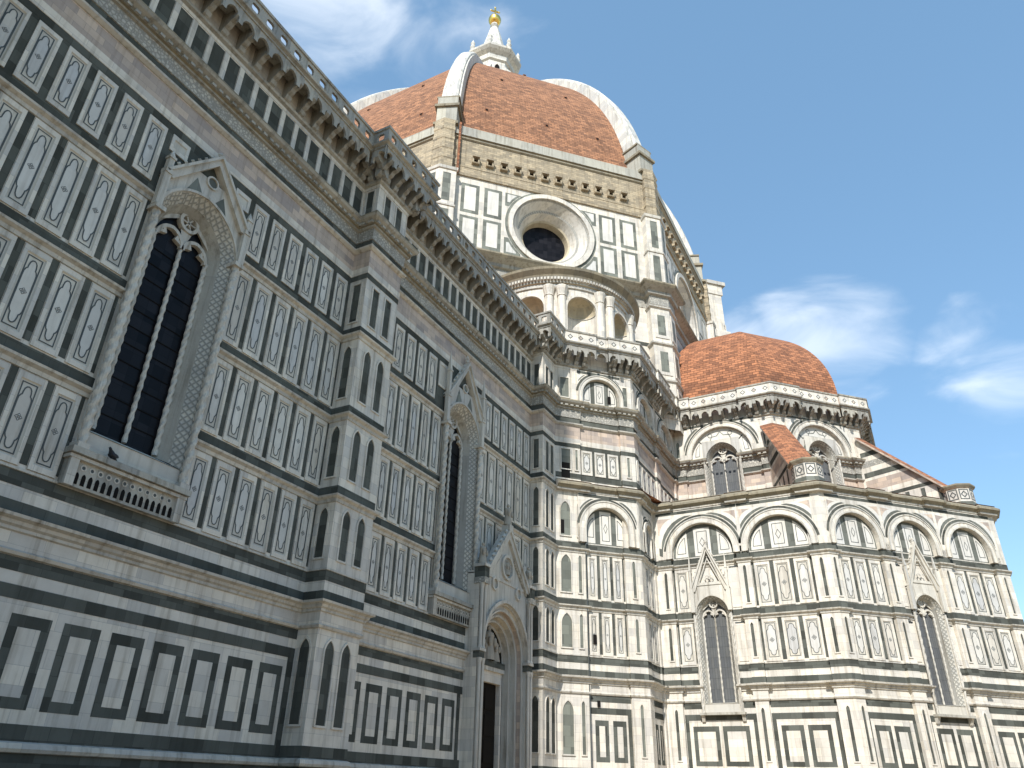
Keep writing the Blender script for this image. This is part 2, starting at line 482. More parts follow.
# plinth and lower courses
course(low, lt, [(.0, 0, 'mould'), (.35, 0, 'mould'), (.35, .8, 'mould'), (.22, .95, 'mould'), (.22, 1.35, 'mould'), (.1, 1.5, 'mould'), (0, 1.52, 'mould')])
band(low, lt, 1.55, 2.2, 'green', .02)
course(low, lt, [(0, 2.2, 'mould'), (.10, 2.22, 'mould'), (.14, 2.3, 'mould'), (.10, 2.42, 'mould'), (0, 2.46, 'mould')])
band(low, lt, 2.46, 2.83, 'green')
ALLn = ('nave',)
band(low, lt, 5.64, 5.97, 'green', keep=ALLn); band(low, lt, 6.29, 6.63, 'green', keep=ALLn)
course(low, lt, [(0, 6.64, 'mould'), (.08, 6.66, 'mould'), (.12, 6.74, 'mould'), (.05, 6.8, 'white'), (.05, 7.2, 'mould'), (.12, 7.23, 'mould'), (.12, 7.31, 'mould'), (.2, 7.36, 'mould'), (.22, 7.45, 'mould'), (.36, 7.5, 'mould'), (.38, 7.58, 'mould'), (0, 7.64, 'mould')])
band(low, lt, 7.66, 7.98, 'green'); band(low, lt, 8.35, 8.73, 'green')
course(low, lt, [(0, 8.73, 'mould'), (.05, 8.74, 'mould'), (.05, 8.81, 'mould'), (0, 8.82, 'mould')])


def string(path, tags, z, keep=None):
    course(path, tags, [(0, z - .27, 'mould'), (.05, z - .26, 'mould'), (.07, z - .14, 'mould'), (.19, z - .07, 'mould'), (.21, z, 'mould'), (0, z + .02, 'mould')], keep)


string(low, lt, 11.66); band(low, lt, 11.69, 12.07, 'green')
string(low, lt, 15.2); band(low, lt, 15.23, 15.61, 'green')
string(lowN, lowNt, 19.13, NB); band(lowN, lowNt, 19.16, 19.52, 'green', keep=NB)
course(low, lt, [(0, 18.98, 'mould'), (.3, 19.0, 'mould'), (.32, 19.1, 'ledge'), (.46, 19.24, 'ledge'), (.54, 19.28, 'ledge'), (.54, 19.42, 'ledge'), (0, 19.8, 'ledge')], ('blk', 'trib'))
# upper courses
BT = ('blk', 'tru')
band(up, ut, 19.9, 20.28, 'green', keep=BT); band(up, ut, 22.14, 22.42, 'green', keep=NB + BT)
course(up, ut, [(0, 22.42, 'white'), (.03, 22.43, 'white'), (.05, 22.78, 'mould'), (0, 22.82, 'mould')])
course(up, ut, [(.0, 22.8, 'pink'), (.016, 22.8, 'pink'), (.016, 23.74, 'pink'), (.0, 23.75, 'mould')])
course(up, ut, [(0, 23.74, 'mould'), (.06, 23.75, 'mould'), (.18, 23.84, 'mould'), (.2, 23.92, 'mould'), (0, 23.94, 'mould')])
band(up, ut, 23.94, 24.36, 'green')
course(up, ut, [(0, 24.36, 'relief'), (.06, 24.37, 'relief'), (.09, 24.98, 'gray'), (.2, 25.0, 'gray'), (.2, 25.1, 'ledge'), (.3, 25.12, 'ledge'), (.3, 25.24, 'gray'), (.5, 25.36, 'gray'), (.56, 25.46, 'ledge'), (.56, 25.54, 'ledge'), (0, 25.66, 'white')])
# dentils below the upper cornice are cut one by one further down
RA = ('b3', 'blk', 'tru'); DZ = lambda t: .55 if t in RA else 0
for kp, dz in ((('nave', 'b0', 'b1', 'b2'), 0), (RA, .55)): course(up, ut, [(o_, z_ + dz, m_) for o_, z_, m_ in [(0, 27.66, 'white'), (.03, 27.67, 'white'), (.03, 27.84, 'gray'), (.16, 27.9, 'gray'), (.2, 28.0, 'gray'), (0, 28.06, 'gray')]], kp)


# ------------------------------------------------------------------ inlay work
def cusped(u0, u1, z0, z1):
    """cusped lozenge outline inside a tall rectangle"""
    uc = (u0 + u1) / 2; zc = (z0 + z1) / 2; w = (u1 - u0) / 2; h = (z1 - z0) / 2
    half = [(1, -.42), (1, .42), (.97, .55), (.80, .63), (.62, .66), (.60, .74), (.50, .84), (.28, .90), (0, .92)]
    return [(uc + a * w, zc + b * h) for a, b in half] + [(uc - a * w, zc + b * h) for a, b in half[-2::-1]] + \
           [(uc - a * w, zc - b * h) for a, b in half[2:]] + [(uc + a * w, zc - b * h) for a, b in half[-2:1:-1]]


def panel(mb, F, u0, u1, z0, z1, b=.11, rise=.05, o=0, fine=True, mat='white'):
    i0, i1, j0, j1 = u0 + b, u1 - b, z0 + b * 1.5, z1 - b * 1.6
    O = [(u0, z0), (u1, z0), (u1, z1), (u0, z1)]; I = [(i0, j0), (i1, j0), (i1, j1), (i0, j1)]
    c = .035; K = [(i0 + c, j0 + c), (i1 - c, j0 + c), (i1 - c, j1 - c), (i0 + c, j1 - c)]
    for a in range(4):
        e = (a + 1) % 4
        mb.add([F(*O[a], o), F(*O[e], o), F(*O[e], o + rise), F(*O[a], o + rise)], mat)
        mb.add([F(*O[a], o + rise), F(*O[e], o + rise), F(*I[e], o + rise), F(*I[a], o + rise)], mat)
        mb.add([F(*I[a], o + rise), F(*I[e], o + rise), F(*K[e], o + .008), F(*K[a], o + .008)], 'warm')
    poly(mb, F, K, o + .008, 'warm')
    if not fine: return
    m = .05; a0, a1, c0, c1 = K[0][0] + m, K[1][0] - m, K[0][1] + m, K[2][1] - m
    w = .036 if a1 - a0 > .3 else .03
    strip(mb, F, [(a0, c0), (a1, c0), (a1, c1), (a0, c1)], w, o + .015, 'line', True)
    cu = cusped(a0 + .02, a1 - .02, c0 + .02, c1 - .02)
    poly(mb, F, cu, o + .012, random.choice(('field', 'field', 'field', 'fieldwarm', 'fieldgray'))); strip(mb, F, cu, w, o + .019, 'line', True)
    uc, zc = (a0 + a1) / 2, (c0 + c1) / 2; r = (a1 - a0) * .13
    for du, dz in ((1, 0), (-1, 0), (0, 1), (0, -1)):
        x, y = uc + du * r * 1.15, zc + dz * r * 1.15
        poly(mb, F, [(x - r, y), (x, y - r), (x + r, y), (x, y + r)], o + .0155, 'line')
        poly(mb, F, [(x - r * .5, y), (x, y - r * .5), (x + r * .5, y), (x, y + r * .5)], o + .0185, 'field')


def bar(mb, F, u, w, z0, z1, o=.006): quad(mb, F, u - w / 2, u + w / 2, z0, z1, o, 'green')


def panel_run(mb, F, u0, u1, n, z0, z1, bw=.22, o=0, ends=True):
    """n panels between dark bars"""
    p = (u1 - u0) / n
    for i in range(n + 1):
        u = u0 + p * i
        if i == 0: quad(mb, F, u, u + bw * .6, z0 + .1, z1, o + .006, 'green') if ends else None
        elif i == n: quad(mb, F, u - bw * .6, u, z0 + .1, z1, o + .006, 'green') if ends else None
        else: bar(mb, F, u, bw, z0 + .1, z1, o + .006)
    for i in range(n):
        a = u0 + p * i + (bw * .6 if i == 0 else bw / 2) + .015; e = u0 + p * (i + 1) - (bw * .6 if i == n - 1 else bw / 2) - .015
        panel(mb, F, a, e, z0 + .02, z1 - .05, o=o)


def lancet(mb, F, uc, hw, z0, z1, o=0, mat='green', rim=True, rect=False):
    if rect: pts = [(uc - hw, z0), (uc + hw, z0), (uc + hw, z1), (uc - hw, z1)]
    else: pts = [(uc - hw, z0), (uc + hw, z0)] + pointed(uc, z1 - hw * 1.75, hw, 2.0, 6)[::-1]
    poly(mb, F, pts, o + .006, mat)
    if rim: strip(mb, F, pts, .07, o + .05, 'white', True, o)


def rects(mb, F, u0, n, pitch, w, z0=3.15, z1=5.31, o=0):
    for i in range(n):
        a = u0 + i * pitch
        quad(mb, F, a, a + w, z0, z1, o + .006, 'green'); quad(mb, F, a + .24, a + w - .24, z0 + .26, z1 - .3, o + .011, 'white')


# ---- nave bays
ROWS = [(8.83, 11.39), (12.1, 14.93), (15.63, 18.86)]
N_ = B['nave']


def nave_bay(ya, yb, wc, portal):
    for k, (z0, z1) in enumerate(ROWS):
        if wc is None: panel_run(N_, NAVE, ya, yb, 15, z0, z1)
        else:
            panel_run(N_, NAVE, ya, wc - WHW, 6, z0, z1)
            u0 = wc + WHW; n = 6
            if portal and z0 < 12: u0 = PORT + 3.1; n = 1
            panel_run(N_, NAVE, u0, yb, n, z0, z1)
    # top row on a dark ground
    if wc is None: quad(N_, NAVE, ya, yb, 19.52, 22.14, .006, 'green')
    else:
        quad(N_, NAVE, ya, wc - 1.7, 19.52, 22.14, .006, 'green'); quad(N_, NAVE, wc + 1.7, yb, 19.52, 22.14, .006, 'green'); quad(N_, NAVE, wc - 1.7, wc + 1.7, 20.55, 22.14, .006, 'green')
    n = 16; p = (yb - ya - .2) / n
    for i in range(n):
        a = ya + .1 + p * i + .13; e = a + p - .26; c = (a + e) / 2; z0 = 19.6
        if wc is not None and abs(c - wc) < WHW + .35:
            d = min(abs(a - wc), abs(e - wc)) if (a - wc) * (e - wc) > 0 else 0
            z0 = max(19.6, 22.75 - d * 1.25)
            if z0 > 21.4: continue
            panel(N_, NAVE, a, e, z0, 22.05, fine=False); continue
        panel(N_, NAVE, a, e, z0, 22.05, b=.1)
    # lower rectangles framed by dark strips
    y1 = yb if not portal else PORT - 3.05
    for a, e in ((ya, ya + .3), (y1 - .3, y1)): quad(N_, NAVE, a, e, 2.83, 5.64, .0065, 'green')
    wdt = y1 - ya - .96; n = int(round((wdt + .34) / 1.49)); pt = (wdt + .34) / n
    rects(N_, NAVE, ya + .48, n, pt, pt - .34)
    # gallery of dark upright slabs
    n = int(round((yb - ya) / .8)); p = (yb - ya) / n
    for i in range(n):
        a = ya + p * i + p * .16; e = a + p * .68
        quad(N_, NAVE, a, e, 25.74, 27.6, .007, 'green')
    for i in range(n + 1):
        u = ya + p * i
        box(N_, NAVE, max(ya, u - p * .14), min(yb, u + p * .14), 25.7, 27.62, 0, .05, 'white')


nave_bay(-35.8, -16.2, None, False); nave_bay(-13.8, 2.55, None, False)
nave_bay(4.95, 21.3, W1, False); nave_bay(23.7, 40.1, W2, True)


# ---- buttress piers: three faces of blind lancets
def pier_face(mb, F, w, n):
    m = .13 if n == 1 else .26; cw = (w - 2 * m) / n
    for i in range(n):
        uc = m + cw * (i + .5); hw = min(.26, cw * .5 - .1)
        lancet(mb, F, uc, hw * 1.12, 3.45, 6.35)
        for z0, z1 in ((9.2, 11.25), (12.45, 14.75), (16.0, 18.6)): lancet(mb, F, uc, hw, z0, z1)
        lancet(mb, F, uc, hw, 19.8, 21.9, rect=True)
        lancet(mb, F, uc, hw, 25.78, 27.55, rect=True)


for i, c in enumerate(PIER[1:]):
    mb = B['b%d' % i]
    pier_face(mb, Fr((0, c - HW), (1, 0)), PP, 1); pier_face(mb, Fr((PP, c - HW), (0, 1)), 2 * HW, 2); pier_face(mb, Fr((PP, c + HW), (-1, 0)), PP, 1)
pier_face(B['b3'], Fr((0, 40.1), (1, 0)), .9, 1); pier_face(B['b3'], Fr((.9, 40.1), (0, 1)), 1.96, 2)


# ---- round arch bay with inlaid lunette
def arch_bay(mb, F, u0, u1, uc, r, re, zb, zs, zt, o=.26, pinkc=True, win=None):
    A = [(uc - r, zb)] + arc(uc, zs, r, 180, 0, 24) + [(uc + r, zb)]
    plate_hole(mb, F, u0, u1, zt, A, 0, o, 'white')
    for u in (u0, u1): mb.add([F(u, zb, 0), F(u, zb, o), F(u, zt, o), F(u, zt, 0)], 'white')
    w = re - r; Rg = lambda q: [(uc - q, zb)] + arc(uc, zs, q, 180, 0, 24) + [(uc + q, zb)]
    strip(mb, F, Rg(r + w * .5), w, o + .07, 'white', False, o)
    strip(mb, F, Rg(r + .05), .1, o + .11, 'mould', False, o); strip(mb, F, Rg(re - .04), .08, o + .11, 'mould', False, o)
    strip(mb, F, arc(uc, zs, re + .09, 172, 8, 22), .17, o + .006, 'green')
    quad(mb, F, u0 + .02, u1 - .02, zt - .26, zt - .05, o + .0065, 'green')
    R2 = re + .24
    for s, ue in ((1, u1), (-1, u0)):
        ue -= s * .12; d = abs(ue - uc); ztop = zt - .36
        a_ = math.degrees(math.acos(d / R2)) if R2 > d else 0
        top = math.degrees(math.asin(min(.985, (ztop - zs) / R2)))
        if top > a_ + 8:
            pts = [(uc + s * R2 * math.cos(rad(q)), zs + R2 * math.sin(rad(q))) for q in [a_ + (top - a_) * i / 6 for i in range(7)]] + [(ue, ztop)]
            if R2 <= d: pts = [(ue, zs + .1)] + pts
            poly(mb, F, pts, o + .007, 'palegreen')
            gx = sum(p[0] for p in pts[3:]) / len(pts[3:]) + s * .05; gz = sum(p[1] for p in pts[3:]) / len(pts[3:]) + .08
            poly(mb, F, [(ue + (a - ue) * .8, ztop + (b - ztop) * .8) for a, b in pts], o + .0115, 'field')
            cx = sum(p[0] for p in pts[3:]) / len(pts[3:]); cz = sum(p[1] for p in pts[3:]) / len(pts[3:]); cx = gx + s * .04; cz = gz + .05
            poly(mb, F, [(ue + (a - ue) * .42, ztop - .1 + (b - ztop) * .42) for a, b in pts], o + .016, 'pink' if pinkc else 'white')
    rl = r - .02; hz_ = zs - zb
    if win:
        hw_, zw = win; I = pointed(uc, zw, hw_, 1.12, 10); O_ = [(uc + rl * math.cos(rad(180 - 180 * i / 20)), zs + rl * math.sin(rad(180 * i / 20))) for i in range(21)]
        for i in range(20): poly(mb, F, [O_[i], O_[i + 1], (I[i + 1][0], max(I[i + 1][1], zb)), (I[i][0], max(I[i][1], zb))], .008, 'field')
        for k_ in (.42, .86):
            mid = [(a + (c - a) * k_, b + (max(d, zb) - b) * k_) for (a, b), (c, d) in zip(O_, I)]
            if k_ > .5: strip(mb, F, mid, .12, .014, 'sage')
        for a_ in (40, 140): strip(mb, F, [(uc + rl * .97 * math.cos(rad(a_)), zs + rl * .97 * math.sin(rad(a_))), (uc + (hw_ + .35) * math.cos(rad(a_)), zs + (hw_ + .3) * math.sin(rad(a_)))], .1, .015, 'green')
        for s in (1, -1):
            pp = [(uc + s * (hw_ + .42), zs + .2), (uc + s * rl * .9, zs + .2), (uc + s * rl * .86, zs + rl * .34), (uc + s * rl * .72, zs + rl * .54)]; strip(mb, F, pp, .05, .0165, 'line', True)
            strip(mb, F, arc(uc + s * rl * .34, zs + rl * .78, .17, 0, 330, 10), .05, .0165, 'line', True)
            strip(mb, F, [(uc + s * hw_ * .95, zs + rl * .5), (uc + s * hw_ * .62, zs + rl * .55), (uc + s * hw_ * .5, zs + rl * .72), (uc + s * hw_ * .2, zs + rl * .74), (uc, zs + rl * .88)], .07, .0165, 'sage')
        return
    poly(mb, F, [(uc - rl, zb + .03)] + arc(uc, zs, rl, 180, 0, 24) + [(uc + rl, zb + .03)], .006, 'palegreen')
    q = rl * .27; zt_ = zs + rl * .88
    quad(mb, F, uc - q, uc + q, zb + .08, zt_, .011, 'field')
    strip(mb, F, [(uc - q * .62, zb + .3), (uc + q * .62, zb + .3), (uc + q * .62, zt_ - .25), (uc - q * .62, zt_ - .25)], .045, .016, 'line', True)
    zm = (zb + zt_) / 2; strip(mb, F, [(uc - q * .32, zm), (uc, zm - .3), (uc + q * .32, zm), (uc, zm + .3)], .035, .017, 'line', True)
    for s in (1, -1):
        pp = [(uc + s * rl * .5, zb + .08), (uc + s * rl * .93, zb + .08)] + [(uc + s * rl * .93 * math.cos(rad(t)), zs + rl * .93 * math.sin(rad(t))) for t in (2, 14, 26, 38, 50, 57)]
        poly(mb, F, pp, .011, 'field')
        cx = sum(p[0] for p in pp) / len(pp) - s * .05; cz = sum(p[1] for p in pp) / len(pp) - .1
        strip(mb, F, [(cx + (a - cx) * .64, cz + (b - cz) * .64) for a, b in pp], .045, .016, 'line', True)


# ---- sacristy block (lower and upper)
BK = B['blk']
F = BLKF


def block_pil(mb, F, u0, u1, wide, o):
    for z0, z1 in ((3.45, 6.3), (9.15, 11.2), (12.4, 14.8), (15.95, 18.3)):
        if wide:
            lancet(mb, F, u0 + .6, .37, z0, z1, o, 'sage'); lancet(mb, F, u0 + 1.54, .14, z0, z1, o, 'sage')
        else: lancet(mb, F, (u0 + u1) / 2, .14, z0, z1, o, 'sage')


block_pil(BK, F, 1.28, 3.25, True, .045); block_pil(BK, F, 5.95, 7.14, False, .01)
for z0, z1 in ((5.64, 5.97), (6.29, 6.63)): quad(BK, F.sh(0, -.15), 3.26, 5.94, z0, z1, .012, 'green'); quad(BK, SWF, 46.95, 49.0, z0, z1, -.108, 'green')
for a, e, z0, z1 in ((1.66, 2.26, 19.92, 20.98), (1.56, 1.8, 16.1, 17.0), (3.62, 3.86, 9.5, 10.05), (3.75, 3.95, 6.0, 6.35), (5.3, 5.55, 26.0, 26.6)): quad(BK, F, a, e, z0, z1, .062 if e < 3 else -.07, 'dark')
FB = F.sh(0, -.15)
for z0, z1 in ROWS[:2]: panel_run(BK, FB, 3.27, 5.93, 3, z0, z1, .2)
quad(BK, FB, 5.7, 5.94, 2.83, 5.64, .0065, 'green')
rects(BK, FB, 3.62, 2, 1.12, .84)
arch_bay(BK, FB, 2.75, 7.0, 4.75, 1.5, 1.95, 15.65, 16.6, 18.96, .3, False)
panel_run(BK, FB, 3.3, 5.9, 3, 15.62, 15.95 + .02, .2) if 0 else None
SB = Fr((4.93, 46.95), (0, 1))
arch_bay(BK, SB, .02, 2.03, 1.02, .72, .96, 15.65, 17.0, 18.96, .14, False)
for z0, z1 in ROWS[:2]: panel_run(BK, SB, .02, 2.03, 2, z0, z1, .18)
rects(BK, SB, .3, 2, .86, .62)
# upper block
FB = F.sh(0, -.15)
lancet(BK, F, 1.98, .36, 20.5, 22.0, .045, 'sage', rect=True); lancet(BK, F, 2.75, .12, 20.5, 22.0, .045, 'sage', rect=True)
lancet(BK, F, 6.6, .13, 20.5, 22.0, .015, 'sage', rect=True)
quad(BK, FB, 3.06, 6.09, 20.28, 22.14, .005, 'green')
for i in range(3): panel(BK, FB, 3.18 + i * .97, 3.18 + i * .97 + .78, 20.34, 22.1, b=.09)
lancet(BK, F, 1.95, .36, 25.9, 27.5, .045, 'sage', rect=True); lancet(BK, F, 6.62, .2, 25.9, 27.5, 0, 'sage', rect=True)
arch_bay(BK, FB, 2.9, 6.3, 4.7, 1.4, 1.72, 25.68, 26.35, 28.3, .2, False)
for a, e in ((47.0, 51.2), (52.1, 56.2)):
    SU = Fr((4.9, a), (0, 1)); w = e - a
    quad(BK, SU, 0.02, w - .02, 20.28, 22.14, .005, 'green')
    for i in range(4): panel(BK, SU, .12 + i * (w - .2) / 4, .12 + (i + .8) * (w - .2) / 4, 20.34, 22.1, b=.09)
    arch_bay(BK, SU, -.25, w + .25, w / 2, 1.5, 1.85, 25.68, 26.35, 28.4, .2, False)
SUF = Fr((5.05, 0), (0, 1))
for a, e in SP: lancet(BK, SUF, (a + e) / 2, .12, 20.5, 22.0, 0, 'sage'); lancet(BK, SUF, (a + e) / 2, .14, 25.9, 27.6, 0, 'sage')

# ---- tribune chapels, lower storey
TB = B['trib']


def trib_bay(F, u0, u1, win):
    w = u1 - u0
    for z0, z1 in ROWS[:2]:
        if win is None: panel_run(TB, F, u0, u1, 3, z0, z1, .24)
        else:
            a, b = win - TWH, win + TWH
            for p, q in ((u0, a), (b, u1)):
                if q - p > .95: panel_run(TB, F, p, q, 1, z0, z1, .2)
                else:
                    box(TB, F, p + .08, q - .06, z0 + .1, z1 - .25, 0, .04, 'white')
                    quad(TB, F, p + .08, q - .06, z1 - .18, z1 - .1, .02, 'line')
    for a, e in ((u0, u0 + .24), (u1 - .24, u1)): quad(TB, F, a, e, 2.83, 5.64, .0065, 'green')
    for z0, z1 in ((5.64, 5.97), (6.29, 6.63)):
        for a, e in ([(u0, u1)] if win is None or z0 < 6 else [(u0, win - TWH), (win + TWH, u1)]): quad(TB, F, a + .01, e - .01, z0, z1, .012, 'green')
    g_ = (w - .96) / 2
    rects(TB, F, u0 + .46, 2, g_ + .1, g_ - .12)


def pil_lancets(mb, F, uc, o, hw=.13):
    for z0, z1 in ((3.4, 6.3), (9.1, 11.2), (12.35, 14.8)): lancet(mb, F, uc, hw, z0, z1, o)


trib_bay(T1F, 6.12, 10.48, TW1); trib_bay(T1F, 11.32, 15.03, None)
for a, e, c, r in ((5.25, 10.85, 8.3, 2.05), (10.85, 15.6, 13.25, 1.95)): arch_bay(TB, T1F, a, e, c, r, r + .42, 15.65, 15.85, 18.96)
for a, e, c, r in ((.3, 4.45, 2.25, 1.66), (4.45, 8.92, 6.72, 1.66), (8.92, 13.7, 11.3, 1.7)): arch_bay(TB, T2F, a, e, c, r, r + .4, 15.65, 16.15, 18.96)
for u in (5.68, 10.9, 15.58): pil_lancets(TB, T1F, u, .22)
trib_bay(T2F, .57, 3.98, None); trib_bay(T2F, 4.87, 8.48, TW2); trib_bay(T2F, 9.37, 13.13, None)
for u in (.22, 4.42, 8.92, 13.62): pil_lancets(TB, T2F, u, .22)
for F, a, e in ((T1F, 10.5, 11.3), (T1F, 15.05, 16.05), (T2F, -.05, .55), (T2F, 4.0, 4.85), (T2F, 8.5, 9.35), (T2F, 13.15, 14.2)):
    box(TB, F, a + .06, e - .06, 15.62, 16.05, .22, .26, 'mould')
wire = MB()
box(wire, F if 0 else BLKF, 3.2, 3.25, .2, 19.0, .06, .11, 'line'); wire.build('cable', cath)
# roof over the chapels
n0 = len(lowN)
ring = [Vector(p) for p in miter_path(low, .3)][n0 - 1:]
bkw = MB(); box(bkw, NAVE, -30, 40, 0, 28, -1.3, -.95, 'dark')  # dark backing added behind the openings so no sky shows through
for FF, uc in ((T1F, TW1), (T2F, TW2)): box(bkw, FF, uc - 1.6, uc + 1.6, 5.6, 14.5, -1.0, -.7, 'dark')
bkw.build('dark_backing', cath)
rf = MB()
top = [(p.x, p.y) for p in ring]
inner = [(3, 46)] + [(5.0, 57.0)] + [C2U, E2U, (E2U[0], E2U[1] + 8), (13, 77), (5.3, 77)]
cx, cy = 8.95, 66.85
m_ = len(top)
for i in range(m_ - 1):
    a, b = top[i], top[i + 1]
    rf.add([(*a, 19.66), (*b, 19.66), (cx + (b[0] - cx) * .45, cy + (b[1] - cy) * .45, 19.82), (cx + (a[0] - cx) * .45, cy + (a[1] - cy) * .45, 19.82)], 'rooftile')

# ---- tribune, upper storey under the half dome
TU = B['tru']


def upper_bay(F, u0, u1, win):
    w = u1 - u0; uc = (u0 + u1) / 2
    hw = w / 2; r = hw - .5
    arch_bay(TU, F, u0 - .1, u1 + .1, uc, hw - .62, hw - .2, 25.68, 25.75, 28.7, .24, False, (TUH - .1, 25.35))
    quad(TU, F, u0 + .05, u1 - .05, 20.28, 22.14, .006, 'green')
    for s in (0, 1):
        a = u0 + .15 if s == 0 else win + TUH + .1; e = win - TUH - .1 if s == 0 else u1 - .15
        n = 2
        for i in range(n): panel(TU, F, a + (e - a) * i / n, a + (e - a) * (i + .85) / n, 20.34, 22.1, b=.09)


upper_bay(T1U, 5.87, 11.93, TU1); upper_bay(T2U, 1.12, T2UL - 1.12, TU2)
for F, u in ((T1U, 5.4), (T1U, 12.45), (T2U, .5), (T2U, T2UL - .5)):
    lancet(TU, F, u, .16, 20.5, 22.0, .2, 'sage'); lancet(TU, F, u, .17, 26.0, 27.5, .2, 'sage')

# ---- dentils, pierced parapet
dent = MB(); par_n = MB(); par_t = MB()


def seg_frames(path, tags, o):
    mp_ = miter_path(path, o)
    for i in range(len(path) - 1):
        d = mp_[i + 1] - mp_[i]
        if d.length > .3: yield Fr(mp_[i], d), d.length, tags[i]


VIS = lambda F, ln: F.p.y + F.t.y * ln > -14
for F, ln, t in seg_frames(up, ut, .3):
    if not VIS(F, ln): continue
    n = max(1, int(ln / .34)); p = ln / n
    for i in range(n): box(B[t], F, p * (i + .22), p * (i + .78), 25.12, 25.24, 0, .1, 'gray')


def pierced(mb, F, u0, u1, z0, z1, th, r, mat):
    uc, zc = (u0 + u1) / 2, (z0 + z1) / 2; K = 12
    def sqp(a):
        c, s = math.cos(a), math.sin(a); k = min((u1 - u0) / 2 / max(abs(c), 1e-6), (z1 - z0) / 2 / max(abs(s), 1e-6)); return (uc + c * k, zc + s * k)
    ca = math.atan2(z1 - z0, u1 - u0); angs = sorted(set([round(x, 6) for x in [i * 2 * math.pi / K for i in range(K)] + [ca, math.pi - ca, math.pi + ca, 2 * math.pi - ca]]))
    hp = lambda a: (uc + r * (1 + .22 * abs(math.sin(2 * a))) * math.cos(a), zc + r * (1 + .22 * abs(math.sin(2 * a))) * math.sin(a))
    for i in range(len(angs)):
        a, b = angs[i], angs[(i + 1) % len(angs)]
        for o in (0, -th): poly(mb, F, [hp(a), sqp(a), sqp(b), hp(b)], o, mat)
        mb.add([F(*hp(a), 0), F(*hp(b), 0), F(*hp(b), -th), F(*hp(a), -th)], mat)


PT = {k: (par_n if k in NB else par_t) for k in B}
course_B = B
i0 = [i for i, p in enumerate(up) if p[1] > -40][0]
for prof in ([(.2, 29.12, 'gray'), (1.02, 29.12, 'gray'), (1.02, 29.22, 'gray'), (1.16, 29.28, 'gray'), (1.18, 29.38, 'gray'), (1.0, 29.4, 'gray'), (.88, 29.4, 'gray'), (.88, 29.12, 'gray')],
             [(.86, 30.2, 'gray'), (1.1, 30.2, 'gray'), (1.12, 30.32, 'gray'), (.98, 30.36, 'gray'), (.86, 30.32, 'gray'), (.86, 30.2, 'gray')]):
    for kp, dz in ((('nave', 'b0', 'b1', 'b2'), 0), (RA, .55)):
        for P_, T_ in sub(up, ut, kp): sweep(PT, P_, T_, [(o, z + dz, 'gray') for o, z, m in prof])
for F, ln, t in seg_frames(up, ut, 1.04):
    mb = PT[t]; dz = DZ(t)
    F.p.z += dz
    n = max(1, int(round(ln / .82))); p = ln / n
    if t in NB:
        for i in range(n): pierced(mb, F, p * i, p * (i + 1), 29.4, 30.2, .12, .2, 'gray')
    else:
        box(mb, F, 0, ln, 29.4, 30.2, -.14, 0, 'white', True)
        for i in range(n):
            u = p * (i + .5); strip(mb, F, [(u - .17, 29.8), (u, 29.63), (u + .17, 29.8), (u, 29.97)], .05, .006, 'line', True)
            poly(mb, F, [(u - .11, 29.8), (u, 29.69), (u + .11, 29.8), (u, 29.91)], .0065, 'pink' if i % 2 else 'field')
    # little arches between corbels
    if not VIS(F, ln): continue
    n = max(1, int(round(ln / .82))); p = ln / n; FA = F.sh(0, -.08)
    for i in range(n):
        uc = p * (i + .5)
        plate_hole(mb, FA, p * i, p * (i + 1), 29.12, pointed(uc, 28.52, p * .38, 1.25, 4), -.12, 0, 'gray', zb=28.36)

objs = {}
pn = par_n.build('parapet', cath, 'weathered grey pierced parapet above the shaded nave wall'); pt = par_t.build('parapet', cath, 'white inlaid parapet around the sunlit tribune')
objs['nave'] = N_.build('nave_wall', cath)
for i in range(4): B['b%d' % i].build('buttress', cath)
objs['blk'] = BK.build('sacristy_wall', cath); objs['trib'] = TB.build('tribune_wall', cath); objs['tru'] = TU.build('tribune_drum', cath)
rf.build('chapel_roof', cath)

# ---- corbels: one mesh, copied along the parapet
cm = MB(); Fz = Fr((0, 0), (0, 1))
prism_oz(cm, Fz, [(0, 27.98 - 28), (.16, 27.98 - 28), (.26, .12), (.34, .28), (.5, .36), (.6, .5), (.8, .56), (.95, .68), (.98, 1.12), (0, 1.12)], -.12, .12, 'gray')
prism_oz(cm, Fz, [(.2, 0.0), (.3, .05), (.38, .2), (.3, .26)], -.15, .15, 'gray')
first = None; cnt = 0
spots = []
mp0, mp1 = miter_path(up, .45), miter_path(up, 1.04)
for i in range(len(up) - 1):
    t = ut[i]; l1 = (mp1[i + 1] - mp1[i]).length; d0 = mp0[i + 1] - mp0[i]
    if l1 <= .3 or d0.length < .25: continue
    F = Fr(mp0[i], d0)
    if F.p.y + d0.y < 4.5 or F.p.y > 66 or F.t.y < -.2: continue
    n = max(1, int(round(l1 / .82)))
    for k in range(n + 1):
        u = min(max(d0.length * k / n, .1), d0.length - .1)
        spots.append((F(u, 28 + DZ(t), -.45), math.atan2(F.n.y, F.n.x), pn if t in NB else pt))
for q, a, par in spots[:100]:
    if first is None: first = cm.build('corbel', par); o = first
    else: o = first.copy(); COL.objects.link(o)
    o.parent = par; o.location = q; o.rotation_euler = (0, 0, a)
if len(spots) > 100:
    rest = MB()
    for q, a, par in spots[100:]:
        Rm = Matrix.Translation(q) @ Matrix.Rotation(a, 4, 'Z'); k = 0
        for f, m in zip(cm.f, cm.m): rest.add([Rm @ cm.v[i] for i in f], m)
    rest.build('corbel', pt, kind='stuff')
print('corbels', len(spots))


